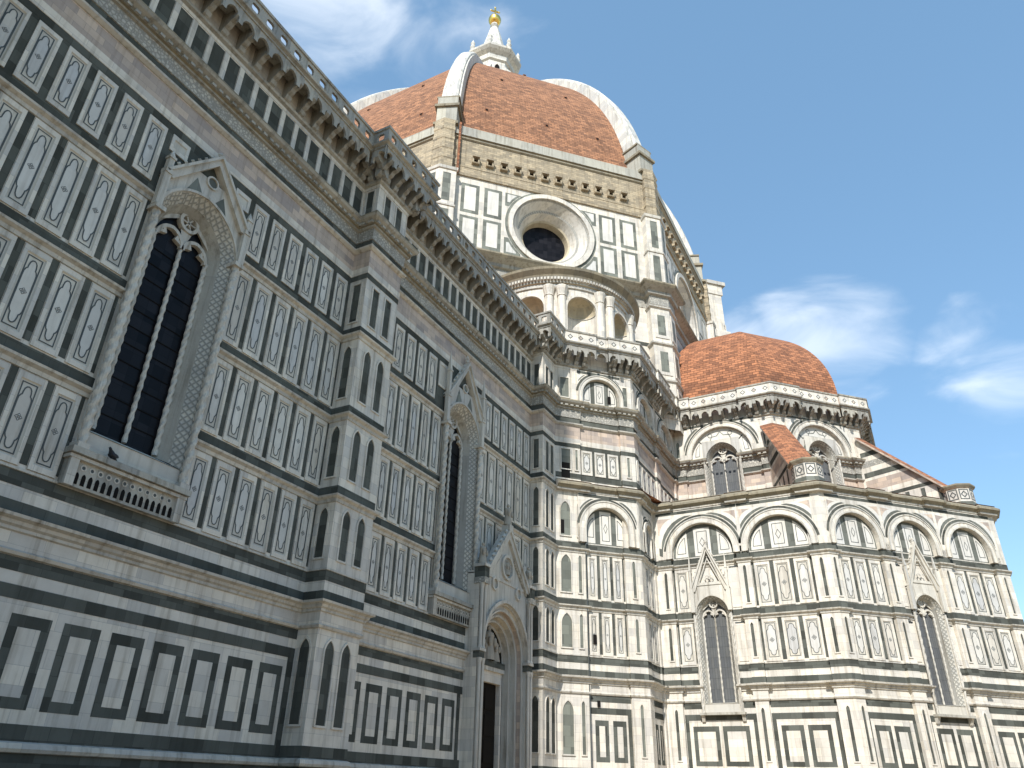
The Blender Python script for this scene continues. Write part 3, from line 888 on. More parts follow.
# ------------------------------------------------------------------ gothic windows
def twist_col(mb, F, u, o, z0, z1, r, turns=4, lobes=2, mat='mould', seg=12, dz=.075):
    n = max(4, int((z1 - z0) / dz)); prev = None; c0 = F(u, 0, o)
    for k in range(n + 1):
        z = z0 + (z1 - z0) * k / n; ring = []
        for s in range(seg):
            a = 2 * math.pi * s / seg; rr = r * (1 + .17 * math.cos(lobes * (a - turns * z * 2)))
            ring.append(Vector((c0.x + rr * math.cos(a), c0.y + rr * math.sin(a), z)))
        if prev:
            for s in range(seg): mb.add([prev[s], prev[(s + 1) % seg], ring[(s + 1) % seg], ring[s]], mat)
        prev = ring


def lathe(mb, c, prof, mat, seg=12, smooth=True):
    prev = None
    for r, z in prof:
        ring = [Vector((c[0] + r * math.cos(2 * math.pi * s / seg), c[1] + r * math.sin(2 * math.pi * s / seg), z)) for s in range(seg)]
        if prev:
            for s in range(seg): mb.add([prev[s], prev[(s + 1) % seg], ring[(s + 1) % seg], ring[s]], mat, smooth=smooth)
        prev = ring


def pinnacle(mb, F, u, o, z0, z1, w, mat='mould'):
    zb = z0 + (z1 - z0) * .5; h = w / 2
    box(mb, F, u - h * 1.4, u + h * 1.4, z0 - .18, z0, o - h * 1.4, o + h * 1.4, mat, True)
    box(mb, F, u - h, u + h, z0, zb, o - h, o + h, mat, True)
    box(mb, F, u - h * 1.35, u + h * 1.35, zb, zb + .1, o - h * 1.35, o + h * 1.35, mat, True)
    b = [(u - h, o - h), (u + h, o - h), (u + h, o + h), (u - h, o + h)]
    for i in range(4): mb.add([F(b[i][0], zb + .1, b[i][1]), F(b[(i + 1) % 4][0], zb + .1, b[(i + 1) % 4][1]), F(u, z1, o)], mat)


def crocket(mb, F, u, z, o, r, mat='mould'):
    P = [F(u + dx, z + dz, o + do) for dx, dz, do in ((-r, 0, 0), (r, 0, 0), (0, -r, 0), (0, r * 1.1, 0), (0, 0, -r * .8), (0, 0, r * .8))]
    for a, b, c in ((0, 2, 5), (2, 1, 5), (1, 3, 5), (3, 0, 5), (2, 0, 4), (1, 2, 4), (3, 1, 4), (0, 3, 4)): mb.add([P[a], P[b], P[c]], mat)


def tri_ring(mb, F, pts, w, o, o0, mat): strip(mb, F, pts, w, o, mat, False, o0)


def gothic_window(F, uc, W, zsb, zst, zg, zs, zgs, zap, zpin, depth=.7, big=True, glass='glass', front=.16, gable=True, label=None, jamb='lattice', hole=None):
    k = 1.12; hole = hole or W - (.18 if big else .2); hg = hole - (.64 if big else .3)
    m = MB()
    A = pointed(uc, zs, hole, k, 10); apex = max(a[1] for a in A)
    # face plate: jambs and the wall above the arch up to the gable line
    rake = lambda u: (zgs + (zap - zgs) * (1 - abs(u - uc) / W)) if gable else apex + .25
    plate_hole(m, F, uc - W, uc + W, lambda u: min(rake(u), apex + .9) if gable else apex + .25, A, 0, front, 'mould', zb=zst)
    # ornamented jamb bands on the face
    for s in (-1, 1):
        a, b = sorted((uc + s * (hole + .03), uc + s * (W - (.27 if big else .1))))
        if b - a > .08: quad(m, F, a, b, zst + .1, zs, front + .005, jamb)
    # splayed reveal
    Bk = pointed(uc, zs, hg, k, 10)
    zb = zg - (.42 if big else .1); quad(m, F, A[0][0], A[-1][0], zst, zb, front - .03, 'warm'); full = [(A[0][0], zb)] + A + [(A[-1][0], zb)]; fb = [(Bk[0][0], zg)] + Bk + [(Bk[-1][0], zg)]
    for i in range(len(full) - 1):
        mat = jamb if 0 < 1 else 'mould'
        mid = [(full[j][0] + (fb[j][0] - full[j][0]) * .5, full[j][1] + (fb[j][1] - full[j][1]) * .5) for j in (i, i + 1)]
        om = front + (-depth - front) * .42
        m.add([F(*full[i], front), F(*full[i + 1], front), F(*mid[1], om), F(*mid[0], om)], jamb)
        m.add([F(*mid[0], om), F(*mid[1], om), F(*fb[i + 1], -depth), F(*fb[i], -depth)], 'gray')
    m.add([F(full[0][0], zb, front), F(full[-1][0], zb, front), F(fb[-1][0], zg, -depth), F(fb[0][0], zg, -depth)], 'warm')
    o_w = m.build('tall_window', cath, label)
    g_ = MB(); poly(g_, F, fb, -depth + .012, glass)
    if big:
        for q in range(1, 12): z = zg + (zs - zg) * q / 12; box(g_, F, uc - hg, uc + hg, z - .013, z + .013, -depth + .013, -depth + .04, 'dark')
    g_.build('glass', o_w)
    c_ = MB()
    if big:
        for s in (-1, 1):
            cc = MB(); twist_col(cc, F, uc + s * (W - .14), front + .1, zst + .15, zs, .125, 3.6, 2)
            box(cc, F, uc + s * (W - .14) - .2, uc + s * (W - .14) + .2, zs, zs + .16, 0, front + .3, 'mould'); box(cc, F, uc + s * (W - .14) - .18, uc + s * (W - .14) + .18, zst, zst + .16, 0, front + .26, 'mould')
            cc.build('column', o_w)
    if not big:
        for s in (-1, 1): cc = MB(); twist_col(cc, F, uc + s * (W - .07), front + .05, zst, zs + (0 if gable else .3), .075, 3.4, 2); cc.build('column', o_w)
    for s in (-1, 1):
        cc = MB(); twist_col(cc, F, uc + s * (hg + .03), -depth + .12, zg, zs, .085 if big else .06, 4.2, 2); cc.build('column', o_w)
    mu = MB(); twist_col(mu, F, uc, -depth + .1, zg, zs, .075 if big else .05, 4.2, 2); mu.build('mullion', o_w)
    # tracery
    t = MB(); h2 = hg / 2; ot, o0 = -depth + .2, -depth + .02
    for s in (-1, 1):
        pa = pointed(uc + s * h2, zs - h2 * .2, h2 * .96, 1.15, 6); strip(t, F, pa, .13 if big else .1, ot, 'mould', False, o0)
        for w_ in (-1, 1): strip(t, F, [(uc + s * h2 + w_ * h2 * .9, zs + h2 * .1), (uc + s * h2 + w_ * h2 * .45, zs + h2 * .25), (uc + s * h2 + w_ * h2 * .6, zs + h2 * .62)], .11 * hg, ot - .02, 'mould', False, o0)
    rc = hg * .33; zc = zs + hg * 1.0
    strip(t, F, arc(uc, zc, rc, 0, 345, 16), .12 if big else .09, ot + .02, 'mould', True, o0)
    for q in range(6): a = rad(60 * q); strip(t, F, [(uc, zc), (uc + rc * .9 * math.cos(a), zc + rc * .9 * math.sin(a))], .06, ot - .03, 'mould', False, o0)
    for s in (-1, 1): poly(t, F, [(uc + s * hg * .97, zs + h2 * 1.0), (uc + s * hg * .8, zs + hg * .95), (uc + s * hg * .42, zs + hg * 1.5), (uc + s * hg * .38, zs + hg * .95)], ot - .05, 'mould')
    poly(t, F, [(uc - hg * .22, zs + hg * .62), (uc, zs - .05), (uc + hg * .22, zs + hg * .62)], ot - .05, 'mould')
    t.build('tracery', o_w)
    # sill
    s_ = MB()
    if big:
        a, b = uc - W - .04, uc + W + .04
        box(s_, F, a, b, zsb, zst - .3, 0, .22, 'gray'); box(s_, F, a - .06, b + .06, zst - .3, zst - .2, 0, .34, 'mould'); box(s_, F, a - .1, b + .1, zst - .18, zst, 0, .44, 'gray')
        n = 16; p = (b - a - .5) / n
        for i in range(n): lancet(s_, F, a + .25 + p * (i + .5), p * .3, zsb + .08, zsb + .42, .22, 'dark', rim=False)
        for i in range(12): u = a + .35 + (b - a - .7) * (i + .5) / 12; strip(s_, F, arc(u, zsb + .58, .075, 0, 330, 8), .035, .235, 'mould', True, .22); poly(s_, F, arc(u, zsb + .58, .05, 0, 330, 8), .227, 'line')
        for u in (a, b - .26): box(s_, F, u, u + .26, zsb - .02, zst - .3, .2, .32, 'mould')
    else:
        box(s_, F, uc - W - .12, uc + W + .12, zst - .14, zst, 0, .4, 'gray')
        for u in (uc - W + .02, uc + W - .02): prism_oz(s_, F, [(0, zsb), (.12, zsb), (.3, zst - .14), (0, zst - .14)], u - .1, u + .1, 'mould')
    s_.build('sill', o_w)
    if not gable: return o_w
    # gable with crockets, finial and side pinnacles
    gb = MB(); wk = .2 if big else .17
    og = front + (.16 if big else .12)
    prism(gb, F, [(uc - W - .02, zgs - .12), (uc - W + wk * 1.6, zgs - .12), (uc, zap - wk * 1.5), (uc + W - wk * 1.6, zgs - .12), (uc + W + .02, zgs - .12), (uc, zap + .1)], 0, og, 'mould')
    strip(gb, F, [(uc - W, zgs), (uc, zap + .1), (uc + W, zgs)], .1, og + .1, 'mould', False, 0)
    top = apex + .12
    if not big:
        hx_ = (W - .3) * .82; strip(gb, F, [(uc - hx_, zgs + .3), (uc + hx_, zgs + .3), (uc, zap - .75)], .07, front + .05, 'mould', True, front)
        for s in (-1, 1): strip(gb, F, arc(uc + s * .14, zgs + .75, .13, 0, 330, 8), .05, front + .04, 'mould', True, front)
    if big and zap - top > .5:
        sp = (zap - top) / max(.01, (zap - zgs)) * W
        strip(gb, F, arc(uc, apex + (zap - apex) * .42, min(.24, (zap - apex) * .2), 0, 340, 12), .07, front + .06, 'mould', True, front)
        poly(gb, F, arc(uc, apex + (zap - apex) * .42, min(.2, (zap - apex) * .17), 0, 340, 12), front + .008, 'sage')
    if big:
        for s in (-1, 1):
            poly(gb, F, [(uc + s * .3, apex + .1), (uc + s * .95, apex - .28), (uc + s * .62, apex + (zap - apex) * .3)], front + .008, 'sage')
    strip(gb, F, [(a + (a - uc) * .04, b + .06) for a, b in A], .1, front + .07, 'mould', False, front)
    for i in range(1, 8):
        fr = i / 8
        for s in (-1, 1): crocket(gb, F, uc + s * (W * (1 - fr) + .05), zgs + (zap - zgs) * fr + .14, og * .7, .1 if big else .1)
    crocket(gb, F, uc, zap + .25, og * .7, .15 if big else .11)
    if zpin:
        pinnacle(gb, F, uc, og * .6, zap + .1, zap + (.75 if big else .55), .13)
    gb.build('gable', o_w)
    for s in (-1, 1):
        pc = MB(); u = uc + s * (W - .06)
        box(pc, F, u - .13, u + .13, zs + .16, zgs - .1, front, front + .22, 'mould')
        pinnacle(pc, F, u, front + .12, zgs + .05, zpin if zpin else zgs + 1.0, .2 if big else .14); pc.build('pinnacle', o_w)
    return o_w


gothic_window(NAVE, W1, WHW, 8.75, 9.8, 10.85, 18.5, 20.2, 22.35, None, label='nearest shaded window')
gothic_window(NAVE, W2, WHW, 8.75, 9.8, 10.85, 18.5, 20.25, 22.95, 23.0, label='shaded window beside the portal')
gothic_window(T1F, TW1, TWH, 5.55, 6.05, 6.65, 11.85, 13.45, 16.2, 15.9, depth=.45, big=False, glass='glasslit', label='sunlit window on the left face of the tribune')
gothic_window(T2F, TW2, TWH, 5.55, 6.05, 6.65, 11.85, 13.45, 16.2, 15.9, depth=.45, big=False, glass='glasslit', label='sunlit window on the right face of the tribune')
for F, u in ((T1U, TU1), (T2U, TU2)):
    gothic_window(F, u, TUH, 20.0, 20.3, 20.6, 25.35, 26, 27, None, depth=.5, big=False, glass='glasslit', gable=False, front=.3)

# ------------------------------------------------------------------ portal of the nave
P = MB(); F = NAVE; zs = 7.75; PW = 2.88; PO = .72
orders = [(2.45, PO), (2.2, .55), (1.95, .3), (1.72, .02), (1.55, -.3)]
zpg, zpa = 11.5, 14.4
GW = 2.5
rk = lambda u: zpg + (zpa - zpg) * max(0, 1 - abs(u - PORT) / (GW - .1))
A0 = pointed(PORT, zs, orders[0][0], 1.05, 12)
plate_hole(P, F, PORT - PW, PORT + PW, lambda u: max(A0[12][1] * 0 + 7.0, min(rk(u), 99)), A0, PO - .0005, PO, 'mould', zb=0)
for (h0, o0), (h1, o1) in zip(orders[:-1], orders[1:]):
    Aa = pointed(PORT, zs, h0, 1.05, 12); Bb = pointed(PORT, zs, h1, 1.05, 12)
    Aa = [(Aa[0][0], 0)] + Aa + [(Aa[-1][0], 0)]; Bb = [(Bb[0][0], 0)] + Bb + [(Bb[-1][0], 0)]
    for i in range(len(Aa) - 1):
        P.add([F(*Aa[i], o1), F(*Aa[i + 1], o1), F(*Bb[i + 1], o1), F(*Bb[i], o1)], 'mould')
        P.add([F(*Aa[i], o0), F(*Aa[i + 1], o0), F(*Aa[i + 1], o1), F(*Aa[i], o1)], 'mould' if h0 != 2.2 else 'pink')
    strip(P, F, Bb, .09, o1 + .06, 'mould', False, o1)
for s in (-1, 1):
    quad(P, F, *sorted((PORT + s * 2.5, PORT + s * 2.85)), 7.75, 11.3, PO + .006, 'relief')
    P.add([F(PORT + s * PW, 0, 0), F(PORT + s * PW, 11.5, 0), F(PORT + s * PW, 11.5, PO), F(PORT + s * PW, 0, PO)], 'white')
box(P, F, PORT - 1.56, PORT - 1.35, 0, 6.55, -.5, -.24, 'white'); box(P, F, PORT + 1.35, PORT + 1.56, 0, 6.55, -.5, -.24, 'white')
box(P, F, PORT - 1.56, PORT + 1.56, 6.55, 7.1, -.5, -.24, 'white'); box(P, F, PORT - 1.6, PORT + 1.6, 7.1, 7.3, -.5, -.12, 'mould')
prt = P.build('portal', cath)
q = MB()
for a, b in ((PORT - 2.86, PORT - 2.44), (PORT + 2.44, PORT + 2.86)): box(q, F, a - .05, b + .05, 7.3, 7.62, PO - .2, PO + .16, 'green'); box(q, F, a - .1, b + .1, 7.62, 7.75, PO - .2, PO + .22, 'mould')
box(q, F, PORT - 1.58, PORT + 1.58, 7.3, 7.6, -.45, -.1, 'green'); q.build('lintel_band', prt)
q = MB(); box(q, F, PORT - 1.36, PORT - .01, 0, 6.55, -.62, -.5, 'wood'); box(q, F, PORT + .01, PORT + 1.36, 0, 6.55, -.62, -.5, 'wood')
for s in (-1, 1):
    for r_ in range(5):
        a, b = sorted((PORT + s * .18, PORT + s * 1.2)); box(q, F, a, b, .4 + r_ * 1.22, 1.42 + r_ * 1.22, -.5, -.46, 'wood')
q.build('door', prt)
q = MB(); tp = pointed(PORT, zs, 1.56, 1.05, 12); poly(q, F, [(PORT - 1.56, 7.3)] + tp + [(PORT + 1.56, 7.3)], -.42, 'line'); ty = q.build('tympanum', prt)


def lump(mb, F, u, z, o, ru, rz, ro, mat, seg=10, rings=7):
    prev = None
    for k in range(rings + 1):
        ph = -math.pi / 2 + math.pi * k / rings
        ring = [F(u + ru * math.cos(ph) * math.cos(2 * math.pi * s / seg), z + rz * math.sin(ph), o + ro * math.cos(ph) * math.sin(2 * math.pi * s / seg)) for s in range(seg)]
        if prev:
            for s in range(seg): mb.add([prev[s], prev[(s + 1) % seg], ring[(s + 1) % seg], ring[s]], mat, smooth=True)
        prev = ring


def figure(mb, F, u, z, o, h, lean=0, mat='statue'):
    """robed figure: one lathe-like body with shoulders, neck and head"""
    prof = [(.24, 0), (.23, .12), (.2, .3), (.165, .46), (.18, .6), (.2, .7), (.17, .78), (.06, .83), (.055, .86), (.085, .9), (.09, .95), (.06, .99), (.0, 1.0)]
    prev = None; seg = 12
    for r_, t in prof:
        ring = [F(u + lean * t * h + r_ * h * math.cos(2 * math.pi * s / seg), z + t * h, o + r_ * h * .75 * math.sin(2 * math.pi * s / seg)) for s in range(seg)]
        if prev:
            for s in range(seg): mb.add([prev[s], prev[(s + 1) % seg], ring[(s + 1) % seg], ring[s]], mat, smooth=True)
        prev = ring
    for s in (-1, 1): lump(mb, F, u + lean * h * .5 + s * .15 * h, z + .52 * h, o + .13 * h, .06 * h, .14 * h, .06 * h, mat)


for u, h, ln in ((PORT, 1.75, 0), (PORT - .8, 1.2, .12), (PORT + .8, 1.2, -.12)):
    q = MB(); figure(q, F, u, 7.62, -.25, h, ln, 'statue'); q.build('statue', ty)
# gable of the portal
q = MB()
prism(q, F, [(PORT - GW, 11.4), (PORT - GW + .35, 11.4), (PORT, 13.95), (PORT + GW - .35, 11.4), (PORT + GW, 11.4), (PORT, 14.5)], PO - .3, PO + .16, 'mould', back=True)
box(q, F, PORT - PW, PORT + PW, 11.45, 11.6, 0, PO + .05, 'mould')
strip(q, F, [(PORT - GW, 11.5), (PORT, 14.5), (PORT + GW, 11.5)], .16, PO + .24, 'mould', False, PO - .3)
a_ = [(x, z + .12) for x, z in pointed(PORT, zs, 2.5, 1.05, 12)]
strip(q, F, a_, .16, PO + .16, 'mould', False, PO)
strip(q, F, arc(PORT, 12.35, .62, 0, 340, 18), .14, PO + .12, 'mould', True, PO); poly(q, F, arc(PORT, 12.35, .55, 0, 340, 18), PO + .02, 'relief')
figure(q, F, PORT, 11.95, PO + .03, .8)
for s in (-1, 1):
    strip(q, F, arc(PORT + s * 1.35, 11.2, .3, 0, 330, 12), .1, PO + .1, 'mould', True, PO)
    strip(q, F, [(PORT + s * 2.3, 11.3), (PORT + s * .75, 12.9)], .1, PO + .1, 'relief', False, PO)
for i in range(1, 9):
    for s in (-1, 1): crocket(q, F, PORT + s * GW * (1 - i / 9), 11.62 + 3.0 * i / 9, PO + .1, .17)
q.build('gable', prt)
for s in (-1, 1):
    q = MB(); u = PORT + s * 2.66
    for du in (-.16, .16):
        for z0, z1 in ((.4, 7.3), (7.75, 10.9)): lathe(q, (F(u + du, 0, PO + .12).x, F(u + du, 0, PO + .12).y), [(.13, z0), (.09, z0 + .15), (.09, z1 - .3), (.14, z1)], 'mould', 10)
    q.build('column', prt)
    q = MB(); box(q, F, u - .28, u + .28, 10.9, 11.2, PO - .3, PO + .34, 'relief'); box(q, F, u - .24, u + .24, 11.2, 11.75, PO - .3, PO + .3, 'green'); box(q, F, u - .3, u + .3, 11.75, 11.9, PO - .3, PO + .36, 'mould')
    figure(q, F, u, 11.9, PO, 1.15); q.build('turret', prt)
q = MB(); figure(q, F, PORT, 14.75, PO, 1.25); box(q, F, PORT - .22, PORT + .22, 14.4, 14.75, PO - .25, PO + .25, 'mould', True); q.build('finial_statue', prt)

# ------------------------------------------------------------------ nave body behind the parapet
q = MB(); F = NAVE
q.add([(.9, -38, 29.3), (.9, 43, 29.3), (-10.5, 43, 32.0), (-10.5, -38, 32.0)], 'rooftile')
q.add([(-20.3, -38, 48), (-20.3, 45, 48), (-10.0, 45, 43.2), (-10.0, -38, 43.2)], 'rooftile')
q.add([(-20.3, -38, 48), (-20.3, 45, 48), (-30.6, 45, 43.2), (-30.6, -38, 43.2)], 'rooftile')
q.add([(-30.1, -38, 32), (-30.1, 45, 32), (-41.5, 45, 29.5), (-41.5, -38, 29.5)], 'rooftile')
q.build('nave_roof', cath)
q = MB(); cf = Fr((-10.5, -38), (0, 1))
quad(q, cf, 0, 83, 29, 43.2, 0, 'white'); quad(q, Fr((-30.1, 45), (0, -1)), 0, 83, 29, 43.2, 0, 'white')
for i in range(4):
    u = 11 + 19 * i; strip(q, cf, arc(u, 38.5, 2, 0, 345, 20), .5, .1, 'mould', True, 0); poly(q, cf, arc(u, 38.5, 1.8, 0, 345, 20), .01, 'glass')
for z in (33, 35.5, 41.5): quad(q, cf, 0, 83, z, z + .5, .01, 'green')
q.build('clerestory_wall', cath)
q = MB(); ff = Fr((-41.5, -38), (1, 0)); quad(q, ff, 0, 41.5, 0, 30.3, 0, 'white'); quad(q, ff, 11.2, 31.2, 30.3, 44, 0, 'white'); poly(q, ff, [(11.2, 44), (31.2, 44), (21.2, 48)], 0, 'white')
for z in (5, 9, 14, 19, 24, 29): quad(q, ff, 0, 41.5, z, z + .5, .01, 'green')
q.add([(-41.5, -38, 0), (-41.5, 60, 0), (-41.5, 60, 29.5), (-41.5, -38, 29.5)], 'white')
q.build('facade_wall', cath)

# ------------------------------------------------------------------ crossing: drum
OX, OY = -20.4, 66.75
AW = 25.6
SIDE = 2 * AW * math.tan(rad(22.5))


def face_frame(k, a=AW):
    """face k: outward normal at angle 45*k degrees"""
    n = Vector((math.cos(rad(45 * k)), math.sin(rad(45 * k)))); t = Vector((-n.y, n.x))
    p = Vector((OX, OY)) + n * a - t * (a * math.tan(rad(22.5)))
    return Fr(p, t)


oct_path = lambda a: [(OX + a / math.cos(rad(22.5)) * math.cos(rad(45 * k + 22.5)), OY + a / math.cos(rad(22.5)) * math.sin(rad(45 * k + 22.5))) for k in range(8)]
dm = MB(); OP = oct_path(AW); TG = ['d'] * 8
sw = lambda mb, prof: sweep(mb, OP, TG, prof, closed=True)
lower = MB()
sw(lower, [(0, 28, 'white'), (0, 41.2, 'white')])
sw(lower, [(0, 40.3, 'relief'), (.05, 40.3, 'relief'), (.05, 41.2, 'gray'), (.3, 41.3, 'gray'), (.35, 41.6, 'gray'), (.9, 41.9, 'ledge'), (1.05, 42.1, 'ledge'), (1.05, 42.25, 'ledge'), (0, 42.6, 'ledge')])
for z in (32.5, 36.2): sw(lower, [(0, z, 'green'), (.012, z, 'green'), (.012, z + .4, 'green'), (0, z + .4, 'green')])
UCN = SIDE / 2; ZC = 46.75; RO = 3.75
for k in range(8):
    F = face_frame(k)
    up_a = arc(UCN, ZC, RO, 180, 0, 28); plate_hole(dm, F, 0, SIDE, 50.95, up_a, 0, 0, 'white')
    dn_a = arc(UCN, ZC, RO, 180, 360, 28); plate_hole(dm, F, 0, SIDE, 42.3, dn_a, 0, 0, 'white')
    for cols in ((1.95, 3.65), (4.12, 5.8), (SIDE - 5.8, SIDE - 4.12), (SIDE - 3.65, SIDE - 1.95)):
        for z0, z1 in ((46.75, 50.15), (43.1, 46.4)):
            quad(dm, F, cols[0], cols[1], z0, z1, .008, 'sage'); box(dm, F, cols[0] + .32, cols[1] - .32, z0 + .32, z1 - .32, 0, .03, 'field')
    R2 = 4.5
    for s in (-1, 1):
        for v in (-1, 1):
            e = UCN + s * 4.5; zz = 50.15 if v > 0 else 43.1
            A_ = [(UCN + s * R2 * math.cos(rad(q)), ZC + v * R2 * math.sin(rad(q))) for q in (24, 33, 42, 49)]
            pts = [(e, zz)] + [(e, A_[0][1])] + A_ + [(A_[-1][0], zz)]
            pts = [(a, b) if v < 0 or b < 50.15 else (a, 50.15) for a, b in pts]
            poly(dm, F, pts, .008, 'sage')
            cx = sum(p[0] for p in pts) / len(pts) + s * .25; cz = sum(p[1] for p in pts) / len(pts) + v * .3
            poly(dm, F, [(cx + (a - cx) * .6, cz + (b - cz) * .6) for a, b in pts], .013, 'field')
    # corner shafts of the lower octagon with sunk panels
dm_o = dm.build('drum', cath)
lo_o = lower.build('crossing_wall', cath)
for k in (6, 7, 0, 1):
    F = face_frame(k); ow = MB()
    strip(ow, F, arc(UCN, ZC, RO + .22, 0, 352, 44), .46, .16, 'white', True, 0); strip(ow, F, arc(UCN, ZC, RO + .58, 0, 352, 44), .26, .0075, 'sage', True)
    prof = [(RO, .05, 'relief'), (RO - .15, -.1, 'white'), (RO - .75, -.75, 'lattice'), (RO - .95, -.85, 'white'), (RO - 1.35, -1.5, 'niche'), (RO - 1.5, -1.6, 'niche'), (RO - 1.6, -2.3, 'niche')]
    K = 44
    for (r0, o0, m0), (r1, o1, m1) in zip(prof[:-1], prof[1:]):
        for i in range(K):
            a, b = 2 * math.pi * i / K, 2 * math.pi * (i + 1) / K
            ow.add([F(UCN + r0 * math.cos(a), ZC + r0 * math.sin(a), o0), F(UCN + r0 * math.cos(b), ZC + r0 * math.sin(b), o0), F(UCN + r1 * math.cos(b), ZC + r1 * math.sin(b), o1), F(UCN + r1 * math.cos(a), ZC + r1 * math.sin(a), o1)], m0, [(r0 * a, 0), (r0 * b, 0), (r1 * b, .5), (r1 * a, .5)])
    oo = ow.build('oculus', dm_o)
    gl = MB(); poly(gl, F, arc(UCN, ZC, RO - 1.58, 0, 352, 44), -2.2, 'glass'); gl.build('glass', oo) if 0 else gl.build('oculus_glass', dm_o)
# brick zone over the marble
bz = MB()
sw(bz, [(0, 50.9, 'brown'), (.16, 50.92, 'brown'), (.2, 51.15, 'brown'), (.02, 51.2, 'brown'), (.02, 52.0, 'brown'), (.06, 52.05, 'brown'), (.06, 52.12, 'brown'), (.0, 52.15, 'brown'), (0, 55.5, 'cement'), (.16, 55.55, 'ledge'), (.16, 55.68, 'ledge'), (.06, 55.7, 'ledge'), (.06, 55.85, 'ledge'), (.22, 55.9, 'cement'), (.22, 56.02, 'cement'), (.12, 56.04, 'cement'), (.12, 57.1, 'cement'), (-.35, 57.35, 'cement')])
bz_o = bz.build('masonry_band', cath)
cb = None
for k in (6, 7, 0):
    F = face_frame(k)
    for i in range(12):
        u = 3.1 + i * (SIDE - 6.2) / 11
        if cb is None:
            m = MB(); f0 = Fr((0, 0), (0, 1)); box(m, f0, -.34, .34, -.1, .1, 0, .5, 'brown'); box(m, f0, -.34, -.2, -.6, -.1, 0, .3, 'brown'); box(m, f0, .2, .34, -.6, -.1, 0, .3, 'brown'); quad(m, f0, -.2, .2, -.55, -.1, .012, 'dark'); prism_oz(m, f0, [(0, -.75), (.25, -.7), (.3, -.6), (0, -.6)], -.36, .36, 'brown')
            cb = m.build('beam_bracket', bz_o); o = cb
        else: o = cb.copy(); COL.objects.link(o)
        o.parent = bz_o; o.location = F(u, 53.35, 0); o.rotation_euler = (0, 0, math.atan2(F.n.y, F.n.x))
pp_ = MB(); F = face_frame(7); box(pp_, F, 1.3, 1.5, 50.9, 57.3, .2, .36, 'rooftile'); pp_.build('drainpipe', cath)
# corner pilasters (drum), brown shafts above, piers below
for k in (5, 6, 7, 0):
    Fa, Fb = face_frame(k), face_frame(k + 1)
    def cpath(w, o): return [xy(Fa, SIDE - w, 0), xy(Fa, SIDE - w, o), tuple(miter_path([xy(Fa, 0), xy(Fb, 0), xy(Fb, 5)], o)[1]), xy(Fb, w, o), xy(Fb, w, 0)]
    c = MB(); pth = cpath(1.25, .75); tg = ['c'] * 4
    sweep(c, pth, tg, [(0, 42.4, 'white'), (0, 50.9, 'white'), (-1.2, 50.95, 'white')], caps=False)
    for z in (42.5, 46.35): sweep(c, pth, tg, [(0, z, 'mould'), (.08, z + .02, 'mould'), (.08, z + .2, 'mould'), (0, z + .25, 'mould')])
    sweep(c, pth, tg, [(0, 50.55, 'mould'), (.1, 50.6, 'mould'), (.14, 50.9, 'mould'), (0, 50.95, 'mould')])
    for FF, s in ((Fa, -1), (Fb, 1)):
        uc = SIDE - .42 if s < 0 else .42
        for z0, z1 in ((46.95, 50.2), (43.1, 46.0)):
            quad(c, FF, uc - .36, uc + .36, z0, z1, .757, 'sage')
    c.build('corner_pilaster', dm_o)
    c = MB(); pth = cpath(.85, .5)
    sweep(c, pth, tg, [(0, 50.95, 'brown'), (0, 57.2, 'brown'), (-.8, 57.3, 'brown')], caps=False)
    for z in (52.2, 53.4, 54.6, 55.8): sweep(c, pth, tg, [(0, z, 'brown'), (.04, z + .05, 'brown'), (.04, z + .4, 'brown'), (0, z + .5, 'brown')])
    c.build('masonry_shaft', bz_o)
    # lower pier
    c = MB(); pth = cpath(1.5, .8)
    sweep(c, pth, tg, [(0, 28, 'white'), (0, 41.2, 'white')], caps=False)
    sweep(c, pth, tg, [(0, 40.3, 'relief'), (.04, 40.3, 'relief'), (.04, 41.2, 'gray'), (.3, 41.3, 'gray'), (.35, 41.6, 'gray'), (.8, 41.9, 'ledge'), (.95, 42.12, 'ledge'), (.95, 42.28, 'ledge'), (-.6, 42.62, 'ledge')])
    for z in (32.4, 36.05, 39.9): sweep(c, pth, tg, [(0, z, 'mould'), (.16, z + .1, 'mould'), (.18, z + .24, 'mould'), (0, z + .32, 'mould')])
    for FF, s in ((Fa, -1), (Fb, 1)):
        for z0, z1 in ((29, 32), (33.1, 35.7), (36.8, 39.5)):
            a, b = (SIDE - 1.25, SIDE + .1) if s < 0 else (-.1, 1.25)
            box(c, FF, a, b, z0, z1, .8, .86, 'white'); quad(c, FF, a + .3, b - .3, z0 + .3, z1 - .3, .868, 'sage')
    c.build('corner_pier', lo_o)

# ------------------------------------------------------------------ exedra with niches
FS = face_frame(7)
EC = FS(UCN, 0, 0); n45 = math.atan2(FS.n.y, FS.n.x); RE = 6.5
ex = MB()


def cyl(a, r, z): return (EC.x + r * math.cos(n45 + a), EC.y + r * math.sin(n45 + a), z)


def ringsweep(mb, prof, a0=-math.pi / 2, a1=math.pi / 2, K=56):
    for i in range(K):
        a, b = a0 + (a1 - a0) * i / K, a0 + (a1 - a0) * (i + 1) / K
        for (r0, z0, m0), (r1, z1, m1) in zip(prof[:-1], prof[1:]):
            mb.add([cyl(a, r0, z0), cyl(b, r0, z0), cyl(b, r1, z1), cyl(a, r1, z1)], m0, [(a * r0, z0), (b * r0, z0), (b * r1, z1 + abs(r1 - r0)), (a * r1, z1 + abs(r1 - r0))])


